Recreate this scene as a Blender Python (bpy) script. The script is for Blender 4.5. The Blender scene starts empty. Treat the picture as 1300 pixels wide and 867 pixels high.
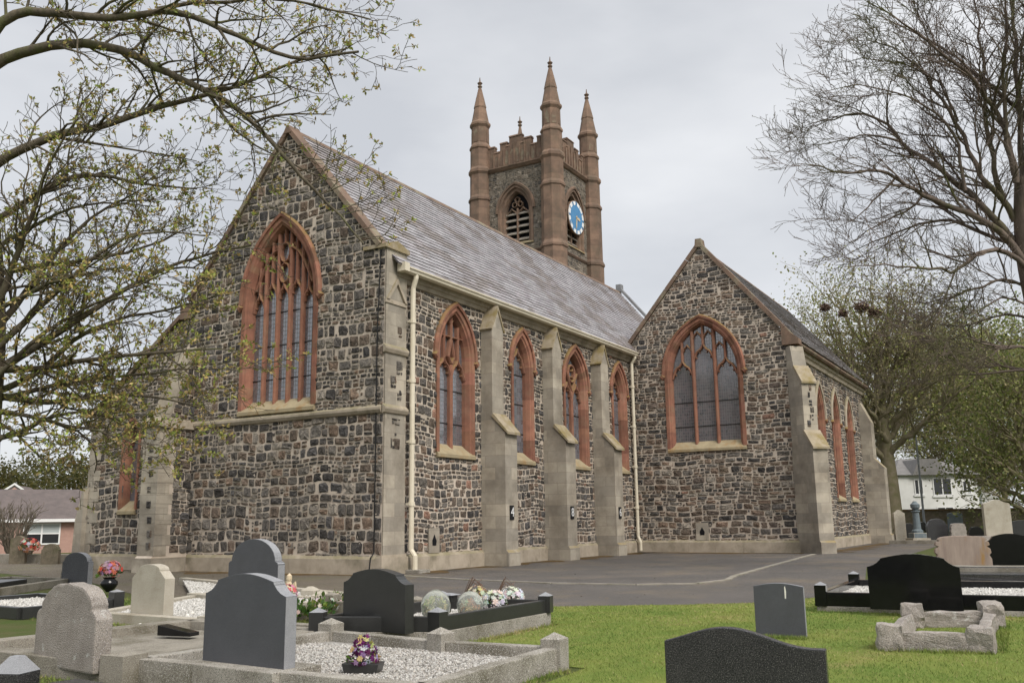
import bpy, bmesh, math, random
import numpy as np
from mathutils import Vector, Matrix, noise as mnoise
from mathutils.geometry import tessellate_polygon

SC = bpy.context.scene
COL = SC.collection
R = math.radians
# ------------------------------------------------------------------ camera
CAM = (-24.066, -19.262, 1.65)
YAW, PITCH, ROLL, FPX = R(30.433), R(11.052), R(-0.76), 1167.35
cF = Vector((math.cos(YAW) * math.cos(PITCH), math.sin(YAW) * math.cos(PITCH), math.sin(PITCH)))
r0 = Vector((math.sin(YAW), -math.cos(YAW), 0)); u0 = r0.cross(cF)
cR = math.cos(ROLL) * r0 + math.sin(ROLL) * u0
cU = -math.sin(ROLL) * r0 + math.cos(ROLL) * u0
cam_d = bpy.data.cameras.new('camera')
cam_d.sensor_width = 36; cam_d.lens = 36 * FPX / 1300
cam_d.clip_start = .1; cam_d.clip_end = 3000
cam = bpy.data.objects.new('camera', cam_d); COL.objects.link(cam)
mw = Matrix.Identity(4)
for i in range(3):
    mw[i][0] = cR[i]; mw[i][1] = cU[i]; mw[i][2] = -cF[i]; mw[i][3] = CAM[i]
cam.matrix_world = mw
SC.camera = cam
# ------------------------------------------------------------------ sky, sun, exposure
SUN_AZ = math.atan2(-0.90, -0.44)          # the brightest part of the overcast: to the right of the camera
SUN_EL = R(44)
w = bpy.data.worlds.new('World'); SC.world = w; w.use_nodes = True
nt = w.node_tree; nt.nodes.clear()
def wn(t, **k):
    n = nt.nodes.new(t)
    for a, b in k.items(): setattr(n, a, b)
    return n
tc = wn('ShaderNodeTexCoord'); mp = wn('ShaderNodeMapping'); mp.inputs['Scale'].default_value = (1.0, 1.0, 2.6)
nz = wn('ShaderNodeTexNoise'); nz.inputs['Scale'].default_value = 2.3; nz.inputs['Detail'].default_value = 6; nz.inputs['Roughness'].default_value = .48
cr = wn('ShaderNodeValToRGB')
cr.color_ramp.elements[0].position = .34; cr.color_ramp.elements[0].color = (.322, .331, .349, 1)
cr.color_ramp.elements[1].position = .68; cr.color_ramp.elements[1].color = (.458, .463, .472, 1)
bg1 = wn('ShaderNodeBackground'); bg1.inputs['Strength'].default_value = 1.0
sky = wn('ShaderNodeTexSky', sky_type='NISHITA', sun_disc=False, sun_elevation=SUN_EL, sun_rotation=math.pi / 2 - SUN_AZ)
bg2 = wn('ShaderNodeBackground'); bg2.inputs['Strength'].default_value = .06
mx = wn('ShaderNodeMixShader'); mx.inputs[0].default_value = .90
out = wn('ShaderNodeOutputWorld')
L = nt.links.new
L(tc.outputs['Generated'], mp.inputs['Vector']); L(mp.outputs[0], nz.inputs['Vector']); L(nz.outputs['Fac'], cr.inputs['Fac'])
sxw = wn('ShaderNodeSeparateXYZ'); L(tc.outputs['Generated'], sxw.inputs[0])
zen = wn('ShaderNodeMapRange'); L(sxw.outputs[2], zen.inputs['Value'])            # an overcast sky is brightest overhead
zen.inputs['From Min'].default_value = .55; zen.inputs['From Max'].default_value = 1.; zen.inputs['To Min'].default_value = 1.; zen.inputs['To Max'].default_value = 2.4
L(zen.outputs[0], bg1.inputs['Strength'])
L(cr.outputs['Color'], bg1.inputs['Color']); L(sky.outputs[0], bg2.inputs['Color'])
L(bg2.outputs[0], mx.inputs[1]); L(bg1.outputs[0], mx.inputs[2]); L(mx.outputs[0], out.inputs[0])
sd = bpy.data.lights.new('sun', 'SUN'); sd.energy = 1.5; sd.angle = R(28); sd.color = (1, .94, .86)
so = bpy.data.objects.new('sun', sd); COL.objects.link(so)
sv = Vector((math.cos(SUN_AZ) * math.cos(SUN_EL), math.sin(SUN_AZ) * math.cos(SUN_EL), math.sin(SUN_EL)))
so.rotation_euler = sv.to_track_quat('Z', 'Y').to_euler(); so.location = (-10, -30, 40)
SC.view_settings.view_transform = 'Standard'; SC.view_settings.look = 'None'
SC.view_settings.exposure = 1.03; SC.view_settings.gamma = 1
SC.view_settings.use_curve_mapping = False
SC.render.engine = 'CYCLES'
SC.cycles.max_bounces = 5; SC.cycles.diffuse_bounces = 3; SC.cycles.glossy_bounces = 2; SC.cycles.transparent_max_bounces = 6
SC.cycles.use_adaptive_sampling = True; SC.cycles.adaptive_threshold = .02

# ------------------------------------------------------------------ helpers
V = Vector
def ray(u, v): return cF + cR * ((u - 650) / FPX) - cU * ((v - 433.5) / FPX)
def at(u, v, D): return V(CAM) + ray(u, v) * D            # the point D metres deep along a photo ray
def gz(u, v, z=0.):
    d = ray(u, v); return V(CAM) + d * ((z - CAM[2]) / d.z)
def ez(u, v, p):                                          # height of photo row v above the plan position of p
    d = ray(u, v); k = ((p[0] - CAM[0]) * d.x + (p[1] - CAM[1]) * d.y) / (d.x ** 2 + d.y ** 2)
    return CAM[2] + d.z * k
rng = random.Random(7); nrng = np.random.default_rng(7)

def tag(o, label=None, cat=None, group=None, kind=None):
    if label: o['label'] = label
    if cat: o['category'] = cat
    if group: o['group'] = group
    if kind: o['kind'] = kind
    return o
def empty(name, loc=(0, 0, 0), rz=0., label=None, cat=None, group=None):
    o = bpy.data.objects.new(name, None); COL.objects.link(o); o.empty_display_size = .2
    o.location = loc; o.rotation_euler = (0, 0, rz)
    return tag(o, label, cat, group)
def link(name, me, parent=None, loc=None, rz=None):
    o = bpy.data.objects.new(name, me); COL.objects.link(o)
    if parent: o.parent = parent
    if loc is not None: o.location = loc
    if rz is not None: o.rotation_euler = (0, 0, rz)
    return o

class MB:
    def __init__(s): s.v = []; s.f = []; s.m = []; s.c = []; s.mats = []
    def mi(s, m):
        if m not in s.mats: s.mats.append(m)
        return s.mats.index(m)
    def add(s, vs, fs, m, c=(1, 1, 1)):
        b = len(s.v); i = s.mi(m); s.v.extend([tuple(p) for p in vs])
        for f in fs: s.f.append([b + k for k in f]); s.m.append(i); s.c.append(c)
    def box(s, a, b, m, c=(1, 1, 1), fr=None):
        (x0, y0, z0), (x1, y1, z1) = a, b
        vs = [(x, y, z) for z in (z0, z1) for (x, y) in ((x0, y0), (x1, y0), (x1, y1), (x0, y1))]
        if fr: vs = [fr(*p) for p in vs]
        s.add(vs, [(3, 2, 1, 0), (4, 5, 6, 7), (0, 1, 5, 4), (1, 2, 6, 5), (2, 3, 7, 6), (3, 0, 4, 7)], m, c)
    def prism(s, prof, h0, h1, fn, m, c=(1, 1, 1)):
        """prof: 2-D polygon; fn(a, b, t) -> point; extruded from t=h0 to h1"""
        n = len(prof)
        vs = [fn(a, b, h0) for a, b in prof] + [fn(a, b, h1) for a, b in prof]
        fs = [[(i + 1) % n, i, n + i, n + (i + 1) % n] for i in range(n)] + [list(range(n)), [n + i for i in reversed(range(n))]]
        s.add(vs, fs, m, c)
    def tube(s, pts, rad, m, n=8, c=(1, 1, 1), cap=True):
        vs = []; pts = [V(p) for p in pts]
        for i, p in enumerate(pts):
            t = (pts[min(i + 1, len(pts) - 1)] - pts[max(i - 1, 0)]).normalized()
            a = t.orthogonal().normalized() if abs(t.z) > .9 else t.cross(V((0, 0, 1))).normalized()
            if abs(t.z) > .9: a = (V((1, 0, 0)) - t * t.x).normalized()
            b = t.cross(a); r = rad[i] if hasattr(rad, '__len__') else rad
            vs += [p + (a * math.cos(k * 2 * math.pi / n) + b * math.sin(k * 2 * math.pi / n)) * r for k in range(n)]
        fs = [[i * n + k, i * n + (k + 1) % n, (i + 1) * n + (k + 1) % n, (i + 1) * n + k] for i in range(len(pts) - 1) for k in range(n)]
        if cap: fs += [list(reversed(range(n))), [(len(pts) - 1) * n + k for k in range(n)]]
        s.add(vs, fs, m, c)
    def lathe(s, prof, m, ctr=(0, 0, 0), n=16, c=(1, 1, 1), ph=0.):
        vs = []; k = len(prof)
        for r, z in prof:
            vs += [(ctr[0] + r * math.cos(ph + a * 2 * math.pi / n), ctr[1] + r * math.sin(ph + a * 2 * math.pi / n), ctr[2] + z) for a in range(n)]
        fs = [[i * n + a, i * n + (a + 1) % n, (i + 1) * n + (a + 1) % n, (i + 1) * n + a] for i in range(k - 1) for a in range(n)]
        fs += [list(reversed(range(n))), [(k - 1) * n + a for a in range(n)]]
        s.add(vs, fs, m, c)
    def build(s, name, parent=None, loc=None, rz=None, smooth=False, fix=False, bevel=0):
        me = bpy.data.meshes.new(name); me.from_pydata(s.v, [], s.f)
        for m in s.mats: me.materials.append(m)
        me.polygons.foreach_set('material_index', s.m)
        at_ = me.attributes.new('Col', 'FLOAT_COLOR', 'FACE')
        at_.data.foreach_set('color', np.array([(*c, 1) for c in s.c], dtype=np.float32).ravel())
        if fix or bevel:
            bm = bmesh.new(); bm.from_mesh(me)
            bmesh.ops.recalc_face_normals(bm, faces=bm.faces)
            if bevel:
                bmesh.ops.remove_doubles(bm, verts=bm.verts, dist=1e-5)
                es = [e for e in bm.edges if len(e.link_faces) == 2 and e.calc_face_angle(0) > R(32)]
                bmesh.ops.bevel(bm, geom=es, offset=bevel, segments=2, affect='EDGES', profile=.6, clamp_overlap=True)
            bm.to_mesh(me); bm.free()
        if smooth: me.polygons.foreach_set('use_smooth', [True] * len(me.polygons))
        me.update()
        return link(name, me, parent, loc, rz)

def mesh_np(name, verts, quads, tris, mats, qm=None, tm=None, col=None, smooth=False):
    me = bpy.data.meshes.new(name); nq, nt_ = len(quads), len(tris)
    me.vertices.add(len(verts)); me.vertices.foreach_set('co', np.asarray(verts, np.float32).ravel())
    me.loops.add(nq * 4 + nt_ * 3)
    li = np.concatenate([np.asarray(quads, np.int32).ravel(), np.asarray(tris, np.int32).ravel()]) if nt_ else np.asarray(quads, np.int32).ravel()
    me.loops.foreach_set('vertex_index', li)
    me.polygons.add(nq + nt_)
    me.polygons.foreach_set('loop_start', np.concatenate([np.arange(nq) * 4, nq * 4 + np.arange(nt_) * 3]).astype(np.int32))
    if col is not None:
        a = me.attributes.new('Col', 'FLOAT_COLOR', 'FACE')
        a.data.foreach_set('color', np.concatenate([col, np.ones((len(col), 1))], 1).astype(np.float32).ravel())
    for m in mats: me.materials.append(m)
    if smooth: me.polygons.foreach_set('use_smooth', [True] * (nq + nt_))
    me.update(calc_edges=True); me.validate()
    return me

# ------------------------------------------------------------------ materials
def MAT(name, c1, c2=None, scale=3., rough=.85, spec=.3, bump=0., bscale=30., bdist=.02, attr=False, c3=None, s3=1., t3=(.5, .65),
        speck=None, brick=None, ior=None, lo=.35, hi=.65, detail=6, stretch=None, moss=None, rvar=0.):
    m = bpy.data.materials.new(name); m.use_nodes = True; T = m.node_tree; N = T.nodes; K = T.links.new
    b = N['Principled BSDF']; b.inputs['Roughness'].default_value = rough
    b.inputs['Specular IOR Level'].default_value = spec
    if ior: b.inputs['IOR'].default_value = ior
    tcn = N.new('ShaderNodeTexCoord'); vec = tcn.outputs['Object']
    if stretch:
        mpn = N.new('ShaderNodeMapping'); mpn.inputs['Scale'].default_value = stretch; K(vec, mpn.inputs['Vector']); vec = mpn.outputs[0]
    def noise(sc, det=detail, ro=.6):
        n = N.new('ShaderNodeTexNoise'); n.inputs['Scale'].default_value = sc; n.inputs['Detail'].default_value = det; n.inputs['Roughness'].default_value = ro
        K(vec, n.inputs['Vector']); return n.outputs['Fac']
    def rngmap(x, a, c):
        n = N.new('ShaderNodeMapRange'); n.inputs['From Min'].default_value = a; n.inputs['From Max'].default_value = c; K(x, n.inputs['Value']); return n.outputs[0]
    def mix(f, a, c, bt='MIX'):
        n = N.new('ShaderNodeMix'); n.data_type = 'RGBA'; n.blend_type = bt
        for s_, x in ((0, f), (6, a), (7, c)):
            if hasattr(x, 'is_output'): K(x, n.inputs[s_])
            elif s_ == 0: n.inputs[0].default_value = x
            else: n.inputs[s_].default_value = (*x, 1)
        return n.outputs[2]
    col = mix(rngmap(noise(scale), lo, hi), c1, c2 or c1)
    if c3: col = mix(rngmap(noise(s3, 8, .65), *t3), col, c3)
    hgt = None
    if brick:
        bw, bh, mort, mcol = brick
        sx = N.new('ShaderNodeSeparateXYZ'); K(tcn.outputs['Object'], sx.inputs[0])
        ad = N.new('ShaderNodeMath'); K(sx.outputs[0], ad.inputs[0]); K(sx.outputs[1], ad.inputs[1])
        cb = N.new('ShaderNodeCombineXYZ'); K(ad.outputs[0], cb.inputs[0]); K(sx.outputs[2], cb.inputs[1])
        bt = N.new('ShaderNodeTexBrick'); K(cb.outputs[0], bt.inputs['Vector'])
        bt.inputs['Scale'].default_value = 1; bt.inputs['Brick Width'].default_value = bw; bt.inputs['Row Height'].default_value = bh
        bt.inputs['Mortar Size'].default_value = mort; bt.inputs['Mortar Smooth'].default_value = .3
        bt.inputs['Color1'].default_value = (.80, .80, .80, 1); bt.inputs['Color2'].default_value = (1.14, 1.12, 1.08, 1)
        col = mix(1., col, bt.outputs['Color'], 'MULTIPLY')
        col = mix(bt.outputs['Fac'], col, mcol); hgt = bt.outputs['Fac']
    if attr:
        a = N.new('ShaderNodeAttribute'); a.attribute_name = 'Col'; col = mix(1., col, a.outputs['Color'], 'MULTIPLY')
    if moss:                                     # patches of growth on faces that look up
        g = N.new('ShaderNodeNewGeometry'); s2 = N.new('ShaderNodeSeparateXYZ'); K(g.outputs['Normal'], s2.inputs[0])
        f = rngmap(s2.outputs[2], .25, .6); n2 = rngmap(noise(2.2, 8, .7), .3, .6)
        mm = N.new('ShaderNodeMath'); mm.operation = 'MULTIPLY'; K(f, mm.inputs[0]); K(n2, mm.inputs[1])
        col = mix(mm.outputs[0], col, moss)
    if speck:
        sc, dark, light = speck
        n1 = noise(sc, 2, .5); col = mix(rngmap(n1, .56, .64), col, light); n3 = noise(sc * .8 + 3, 2, .5)
        n3b = rngmap(n3, .57, .64); col = mix(n3b, col, dark)
    K(col, b.inputs['Base Color'])
    if rvar:
        r_ = N.new('ShaderNodeMapRange'); K(noise(scale * 2.3), r_.inputs['Value']); r_.inputs['To Min'].default_value = rough - rvar; r_.inputs['To Max'].default_value = rough + rvar
        K(r_.outputs[0], b.inputs['Roughness'])
    if bump:
        h = noise(bscale, 8, .65)
        if hgt is not None:
            sb = N.new('ShaderNodeMath'); sb.operation = 'SUBTRACT'; K(h, sb.inputs[0]); K(hgt, sb.inputs[1]); h = sb.outputs[0]
        bn = N.new('ShaderNodeBump'); bn.inputs['Strength'].default_value = bump; bn.inputs['Distance'].default_value = bdist
        K(h, bn.inputs['Height']); K(bn.outputs[0], b.inputs['Normal'])
    return m

m_mortar = MAT('lime_mortar', (.55, .475, .395), (.44, .375, .31), 2.2, .95, .1, .5, 40, .015, c3=(.33, .29, .23), s3=.5, t3=(.5, .7))
m_rubble = MAT('basalt_rubble', (1.3, 1.25, 1.18), (.62, .61, .60), 9, .88, .2, 1., 16, .05, attr=True, c3=(2.2, 2.1, 1.95), s3=5, t3=(.6, .75))
m_ashlar = MAT('ashlar_stone', (.43, .388, .322), (.33, .298, .25), 1.2, .9, .2, .4, 60, .01, brick=(.92, .46, .009, (.275, .24, .195)), c3=(.22, .192, .155), s3=.7, t3=(.44, .68), moss=(.27, .215, .115))
m_dress = MAT('dressed_stone', (.42, .36, .285), (.31, .265, .205), 1.6, .9, .2, .4, 60, .01, c3=(.20, .175, .125), s3=1.1, t3=(.5, .7), moss=(.24, .21, .13))
m_offset = MAT('mossy_weathering_slab', (.36, .305, .225), (.28, .235, .165), 2.5, .95, .15, .5, 50, .012, c3=(.24, .19, .09), s3=1.6, t3=(.45, .62))
m_red = MAT('red_sandstone', (.29, .140, .094), (.205, .10, .07), 2.5, .92, .15, .45, 70, .008, attr=True, c3=(.25, .155, .105), s3=1.7, t3=(.5, .72), moss=(.22, .16, .06))
m_tred = MAT('weathered_sandstone', (.245, .165, .122), (.17, .12, .093), 1.6, .93, .15, .4, 40, .015, brick=(.9, .5, .008, (.19, .12, .085)), c3=(.135, .105, .08), s3=.9, t3=(.45, .68))
m_sill = MAT('lichened_sill', (.37, .31, .20), (.29, .24, .155), 2.2, .95, .1, .4, 60, .01, c3=(.30, .20, .10), s3=1.6)
m_coping = MAT('coping_stone', (.20, .135, .10), (.15, .11, .085), 2., .93, .1, .4, 50, .012, c3=(.24, .21, .15), s3=1.2)
m_slate = MAT('roof_slate', (1.05, 1.05, 1.05), (.85, .85, .85), 5, .62, .35, .35, 25, .008, attr=True, rvar=.1)
m_cream = MAT('cream_paint', (.66, .60, .48), (.58, .52, .40), 1.3, .5, .4)
m_black = MAT('black_paint', (.012, .012, .013), rough=.5)
m_white = MAT('white_paint', (.78, .78, .77), (.7, .7, .69), 1, .5)
m_louvre = MAT('weathered_louvre', (.30, .27, .23), (.22, .19, .16), 4, .9)
m_dark = MAT('dark_opening', (.012, .012, .014), rough=.9, spec=.1)
m_clock = MAT('blue_dial', (.06, .20, .40), (.08, .25, .46), 2, .5)
m_tarmac = MAT('tarmac', (.092, .081, .073), (.062, .056, .051), .45, .88, .3, .5, 120, .008, c3=(.135, .108, .076), s3=.3, t3=(.5, .66), speck=(150, (.06, .055, .05), (.22, .2, .18)))
def cracks(m, sc, wd, dark):
    T = m.node_tree; b = T.nodes['Principled BSDF']; src = b.inputs['Base Color'].links[0].from_socket; n = T.nodes.new; K = T.links.new
    tcn = n('ShaderNodeTexCoord'); nz_ = n('ShaderNodeTexNoise'); nz_.inputs['Scale'].default_value = 1.3; nz_.inputs['Detail'].default_value = 5; K(tcn.outputs['Object'], nz_.inputs['Vector'])
    vm = n('ShaderNodeVectorMath'); vm.operation = 'MULTIPLY_ADD'; K(nz_.outputs['Color'], vm.inputs[0]); vm.inputs[1].default_value = (1.6, 1.6, 0); K(tcn.outputs['Object'], vm.inputs[2])
    vo = n('ShaderNodeTexVoronoi'); vo.feature = 'DISTANCE_TO_EDGE'; vo.inputs['Scale'].default_value = sc; K(vm.outputs[0], vo.inputs['Vector'])
    mr = n('ShaderNodeMapRange'); mr.inputs['From Max'].default_value = wd; mr.inputs['To Min'].default_value = 1; mr.inputs['To Max'].default_value = 0; K(vo.outputs['Distance'], mr.inputs['Value'])
    n2 = n('ShaderNodeTexNoise'); n2.inputs['Scale'].default_value = .25; K(tcn.outputs['Object'], n2.inputs['Vector']); m2 = n('ShaderNodeMapRange'); m2.inputs['From Min'].default_value = .5; m2.inputs['From Max'].default_value = .62; K(n2.outputs['Fac'], m2.inputs['Value'])
    mu = n('ShaderNodeMath'); mu.operation = 'MULTIPLY'; K(mr.outputs[0], mu.inputs[0]); K(m2.outputs[0], mu.inputs[1])
    mx_ = n('ShaderNodeMix'); mx_.data_type = 'RGBA'; K(mu.outputs[0], mx_.inputs[0]); K(src, mx_.inputs[6]); mx_.inputs[7].default_value = (*dark, 1); K(mx_.outputs[2], b.inputs['Base Color'])
cracks(m_tarmac, .35, .006, (.05, .045, .04))
m_path = MAT('worn_path', (.125, .104, .078), (.09, .076, .056), .5, .92, .2, .5, 100, .008, c3=(.12, .11, .06), s3=.4, t3=(.5, .68), speck=(150, (.07, .06, .05), (.24, .21, .17)))
m_mossy = MAT('mossy_tarmac', (.125, .078, .034), (.09, .062, .028), 1.5, .97, .1, .6, 60, .012, c3=(.10, .085, .065), s3=.9, t3=(.5, .62))
m_kerb = MAT('concrete_kerb', (.30, .275, .23), (.22, .2, .165), 2, .92, .15, .4, 60, .008, c3=(.16, .15, .10), s3=1.5, t3=(.52, .7))
m_earth = MAT('turf_base', (.06, .085, .022), (.085, .085, .035), 1.2, .97, .1, .6, 50, .02, c3=(.12, .10, .055), s3=.5, t3=(.55, .75))
m_lawn = MAT('mown_lawn', (.11, .16, .03), (.17, .195, .045), 1.1, .95, .15, .6, 90, .02, c3=(.25, .20, .085), s3=.8, t3=(.56, .76))
m_blade = MAT('grass_blade', (1, 1, 1), (.8, .8, .8), 2, .7, .25, attr=True)
m_conc = MAT('aggregate_concrete', (.35, .325, .28), (.22, .20, .165), 2.6, .92, .15, .7, 120, .01, c3=(.14, .125, .09), s3=1.7, t3=(.48, .68), speck=(110, (.10, .09, .08), (.52, .5, .46)))
m_slabg = MAT('leaded_coping', (.22, .225, .23), (.17, .17, .175), 2, .8, .2)
m_slab = MAT('worn_concrete', (.27, .245, .20), (.20, .18, .145), 1.8, .92, .15, .5, 80, .01, c3=(.13, .115, .08), s3=1.8, t3=(.5, .66), speck=(150, (.09, .08, .07), (.38, .36, .32)))
m_rough = MAT('lichened_granite', (.35, .31, .27), (.24, .21, .18), 4, .93, .15, .9, 60, .02, c3=(.5, .49, .45), s3=6, t3=(.60, .68), speck=(150, (.10, .09, .09), (.5, .48, .46)))
m_greyg = MAT('grey_granite', (.072, .074, .082), (.06, .062, .069), 3, .55, .4, .25, 220, .003, speck=(190, (.035, .036, .04), (.14, .145, .155)), c3=(.055, .055, .058), s3=2.2, t3=(.5, .7))
m_greyp = MAT('polished_grey_granite', (.036, .035, .037), (.024, .024, .026), 2, .24, .45, speck=(120, (.008, .008, .009), (.13, .125, .12)))
m_greye = MAT('sawn_granite_edge', (.27, .275, .285), (.22, .225, .235), 5, .7, .3, .3, 200, .003, speck=(320, (.12, .12, .13), (.4, .4, .41)))
m_blackg = MAT('black_granite', (.006, .006, .0065), (.009, .009, .0095), 6, .10, .35)
m_darkg = MAT('dark_granite', (.022, .022, .021), (.030, .030, .028), 6, .3, .5, speck=(300, (.012, .012, .012), (.06, .06, .06)))
m_buff = MAT('weathered_buff_stone', (.34, .275, .23), (.25, .195, .165), 2.2, .95, .1, .6, 40, .012, c3=(.30, .185, .08), s3=1.3, t3=(.55, .7), stretch=(2.5, 2.5, .5))
m_pale = MAT('pale_sandstone', (.43, .39, .32), (.34, .305, .24), 2.2, .93, .1, .4, 60, .008, c3=(.25, .21, .15), s3=1.5, t3=(.52, .7), speck=(200, (.25, .22, .18), (.55, .53, .47)))
m_chip = MAT('chippings', (1, 1, 1), (.8, .8, .8), 30, .85, .3, attr=True)
m_bark = MAT('bark', (.155, .13, .095), (.09, .077, .058), 6, .95, .1, .8, 18, .03, c3=(.115, .12, .055), s3=1.2, t3=(.5, .65), stretch=(1, 1, .35))
m_bark2 = MAT('grey_bark', (.19, .15, .125), (.115, .092, .08), 5, .95, .1, .7, 16, .03, c3=(.10, .105, .045), s3=.5, t3=(.5, .62), stretch=(1, 1, .35))
m_barkd = MAT('ivy_bark', (.25, .21, .15), (.17, .16, .085), 3, .95, .1)
def leafmat(name, tr=.35):
    m = MAT(name, (1, 1, 1), (.75, .75, .75), 3, .6, .3, attr=True); T = m.node_tree
    b = T.nodes['Principled BSDF']; o = T.nodes['Material Output']
    t = T.nodes.new('ShaderNodeBsdfTranslucent'); x = T.nodes.new('ShaderNodeMixShader'); x.inputs[0].default_value = tr
    T.links.new(b.inputs['Base Color'].links[0].from_socket, t.inputs['Color'])
    T.links.new(b.outputs[0], x.inputs[1]); T.links.new(t.outputs[0], x.inputs[2]); T.links.new(x.outputs[0], o.inputs['Surface'])
    return m
m_leaf = leafmat('young_leaf'); m_fleaf = leafmat('tree_leaf', .45)
m_petal = leafmat('petal', .25)
m_render = MAT('white_render', (.72, .72, .70), (.64, .64, .62), 1.5, .9, .1)
m_brick = MAT('pink_brick', (.44, .285, .235), (.38, .24, .20), 5, .9, .1)
m_btile = MAT('brown_roof_tile', (.15, .125, .118), (.115, .098, .094), 2, .9, .1, .5, 14, .05)
m_gtile = MAT('grey_roof_tile', (.21, .20, .195), (.17, .165, .16), 2, .9, .1, .5, 14, .05)
m_pane = MAT('window_pane', (.03, .032, .035), rough=.08, spec=.5)
m_blind = MAT('net_blind', (.42, .46, .46), rough=.7)
m_wallst = MAT('old_wall_stone', (.17, .145, .105), (.11, .095, .07), 4, .95, .1, .8, 12, .04, c3=(.10, .10, .05), s3=1.)
m_bronze = MAT('blue_grey_stone', (.16, .19, .20), (.11, .135, .15), 4, .7, .3)
m_metal = MAT('galvanised_metal', (.30, .32, .34), (.25, .27, .29), 4, .5, .4)
m_rust = MAT('rusty_wire', (.16, .10, .075), (.10, .07, .055), 8, .8, .2)
m_plast = MAT('cream_resin', (.62, .52, .36), (.52, .42, .28), 9, .6, .3)
m_glassb = MAT('glass_bowl', (.80, .82, .78), (.7, .74, .66), 9, .14, .5)
m_glassb.node_tree.nodes['Principled BSDF'].inputs['Transmission Weight'].default_value = .8; m_glassb.node_tree.nodes['Principled BSDF'].inputs['IOR'].default_value = 1.12
m_stem = MAT('plant_stem', (.05, .09, .025), rough=.8)
m_shell = MAT('white_shell', (.72, .69, .62), rough=.6)

def glass_mat(name, base, gw, gh, lead=.012, rough=.09, diamond=False, tint=None):
    m = bpy.data.materials.new(name); m.use_nodes = True; T = m.node_tree; N = T.nodes; K = T.links.new
    b = N['Principled BSDF']; b.inputs['IOR'].default_value = 2.7; b.inputs['Specular IOR Level'].default_value = .5
    tcn = N.new('ShaderNodeTexCoord'); sx = N.new('ShaderNodeSeparateXYZ'); K(tcn.outputs['Object'], sx.inputs[0])
    ad = N.new('ShaderNodeMath'); K(sx.outputs[0], ad.inputs[0]); K(sx.outputs[1], ad.inputs[1])
    cb = N.new('ShaderNodeCombineXYZ'); K(ad.outputs[0], cb.inputs[0]); K(sx.outputs[2], cb.inputs[1])
    bt = N.new('ShaderNodeTexBrick'); bt.offset = 0; K(cb.outputs[0], bt.inputs['Vector']); bt.inputs['Scale'].default_value = 1
    bt.inputs['Brick Width'].default_value = gw; bt.inputs['Row Height'].default_value = gh; bt.inputs['Mortar Size'].default_value = lead
    bt.inputs['Color1'].default_value = (*base, 1); bt.inputs['Color2'].default_value = (*(tint or [c * 1.9 for c in base]), 1)
    bt.inputs['Mortar'].default_value = (.018, .018, .02, 1); K(bt.outputs['Color'], b.inputs['Base Color'])
    mr = N.new('ShaderNodeMapRange'); K(bt.outputs['Fac'], mr.inputs['Value']); mr.inputs['To Min'].default_value = rough; mr.inputs['To Max'].default_value = .7
    K(mr.outputs[0], b.inputs['Roughness'])
    n = N.new('ShaderNodeTexNoise'); n.inputs['Scale'].default_value = 3.; n.inputs['Detail'].default_value = 3; K(tcn.outputs['Object'], n.inputs['Vector'])
    bn = N.new('ShaderNodeBump'); bn.inputs['Strength'].default_value = .12; bn.inputs['Distance'].default_value = .05; K(n.outputs['Fac'], bn.inputs['Height'])
    K(bn.outputs[0], b.inputs['Normal'])
    return m
g_lead = glass_mat('leaded_glass', (.085, .095, .11), .17, .19, .011)
g_stain = glass_mat('stained_glass', (.075, .085, .10), .12, .16, .011, .13, tint=(.15, .135, .15))

# ------------------------------------------------------------------ ground and paths
def sheet(name, pts, z, m, kind='structure'):
    me = bpy.data.meshes.new(name); me.from_pydata([(p[0], p[1], z) for p in pts], [], [list(range(len(pts)))]); me.materials.append(m)
    o = link(name, me)
    if me.polygons[0].normal.z < 0: me.flip_normals()
    return tag(o, kind=kind)
sheet('ground', [(-900, -900), (900, -900), (900, 900), (-900, 900)], 0, m_earth)
# tarmac all round the church
ROAD = [(-9.2, -2.), (-8.2, -9.2), (-7.63, -10.42), (-6.9, -11.6), (-6.46, -12.41), (-5.34, -13.8), (-3.33, -14.74), (1.72, -14.62), (9, -13.4), (30, -13.1), (62, -12.6),
        (62, -7), (41, -6), (41, 12), (16, 30), (-2, 60), (-8, 60), (-3, 30), (-3.2, 16), (-5.8, 6.5), (-8.5, 1)]
sheet('road', ROAD, .004, m_tarmac)
sheet('path', [(-9.2, -2.), (-8.6, -5.6), (0.4, -1.6), (1, 9), (1.2, 15), (16, 30), (-2, 60), (-8, 60), (-3, 30), (-3.2, 16), (-5.8, 6.5), (-8.5, 1)], .008, m_path)
def mossband(pts):
    random.seed(3); inner = pts; outp = []
    for i in range(len(pts) - 1):
        a, b = V(pts[i]), V(pts[i + 1]); d = (b - a); n = V((d.y, -d.x)).normalized(); k = max(2, int(d.length / .35))
        for j in range(k + 1): outp.append(a + d * j / k + n * (.35 + 1.3 * max(0, mnoise.noise(V((a.x + d.x * j / k, a.y + d.y * j / k, 3)) * .55) + .35)))
    return list(pts) + [tuple(p) for p in reversed(outp)]
sheet('moss', mossband([(1.2, -.3), (6, -.3)]), .012, m_mossy, 'stuff')
sheet('moss', mossband([(7.3, -.3), (11.2, -.3)]), .012, m_mossy, 'stuff')
sheet('moss', mossband([(12.3, -.3), (16.1, -.3)]), .012, m_mossy, 'stuff')
sheet('moss', mossband([(17.4, -.3), (20.9, -.3)]), .012, m_mossy, 'stuff')
sheet('moss', mossband([(21.0, -.4), (21.0, -8.6)]), .012, m_mossy, 'stuff')
sheet('moss', mossband([(22.4, -9.4), (24, -9.2), (38, -9.2)]), .012, m_mossy, 'stuff')
sheet('moss', mossband([(-.2, 8.9), (-.2, 0)]), .012, m_mossy, 'stuff')
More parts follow.
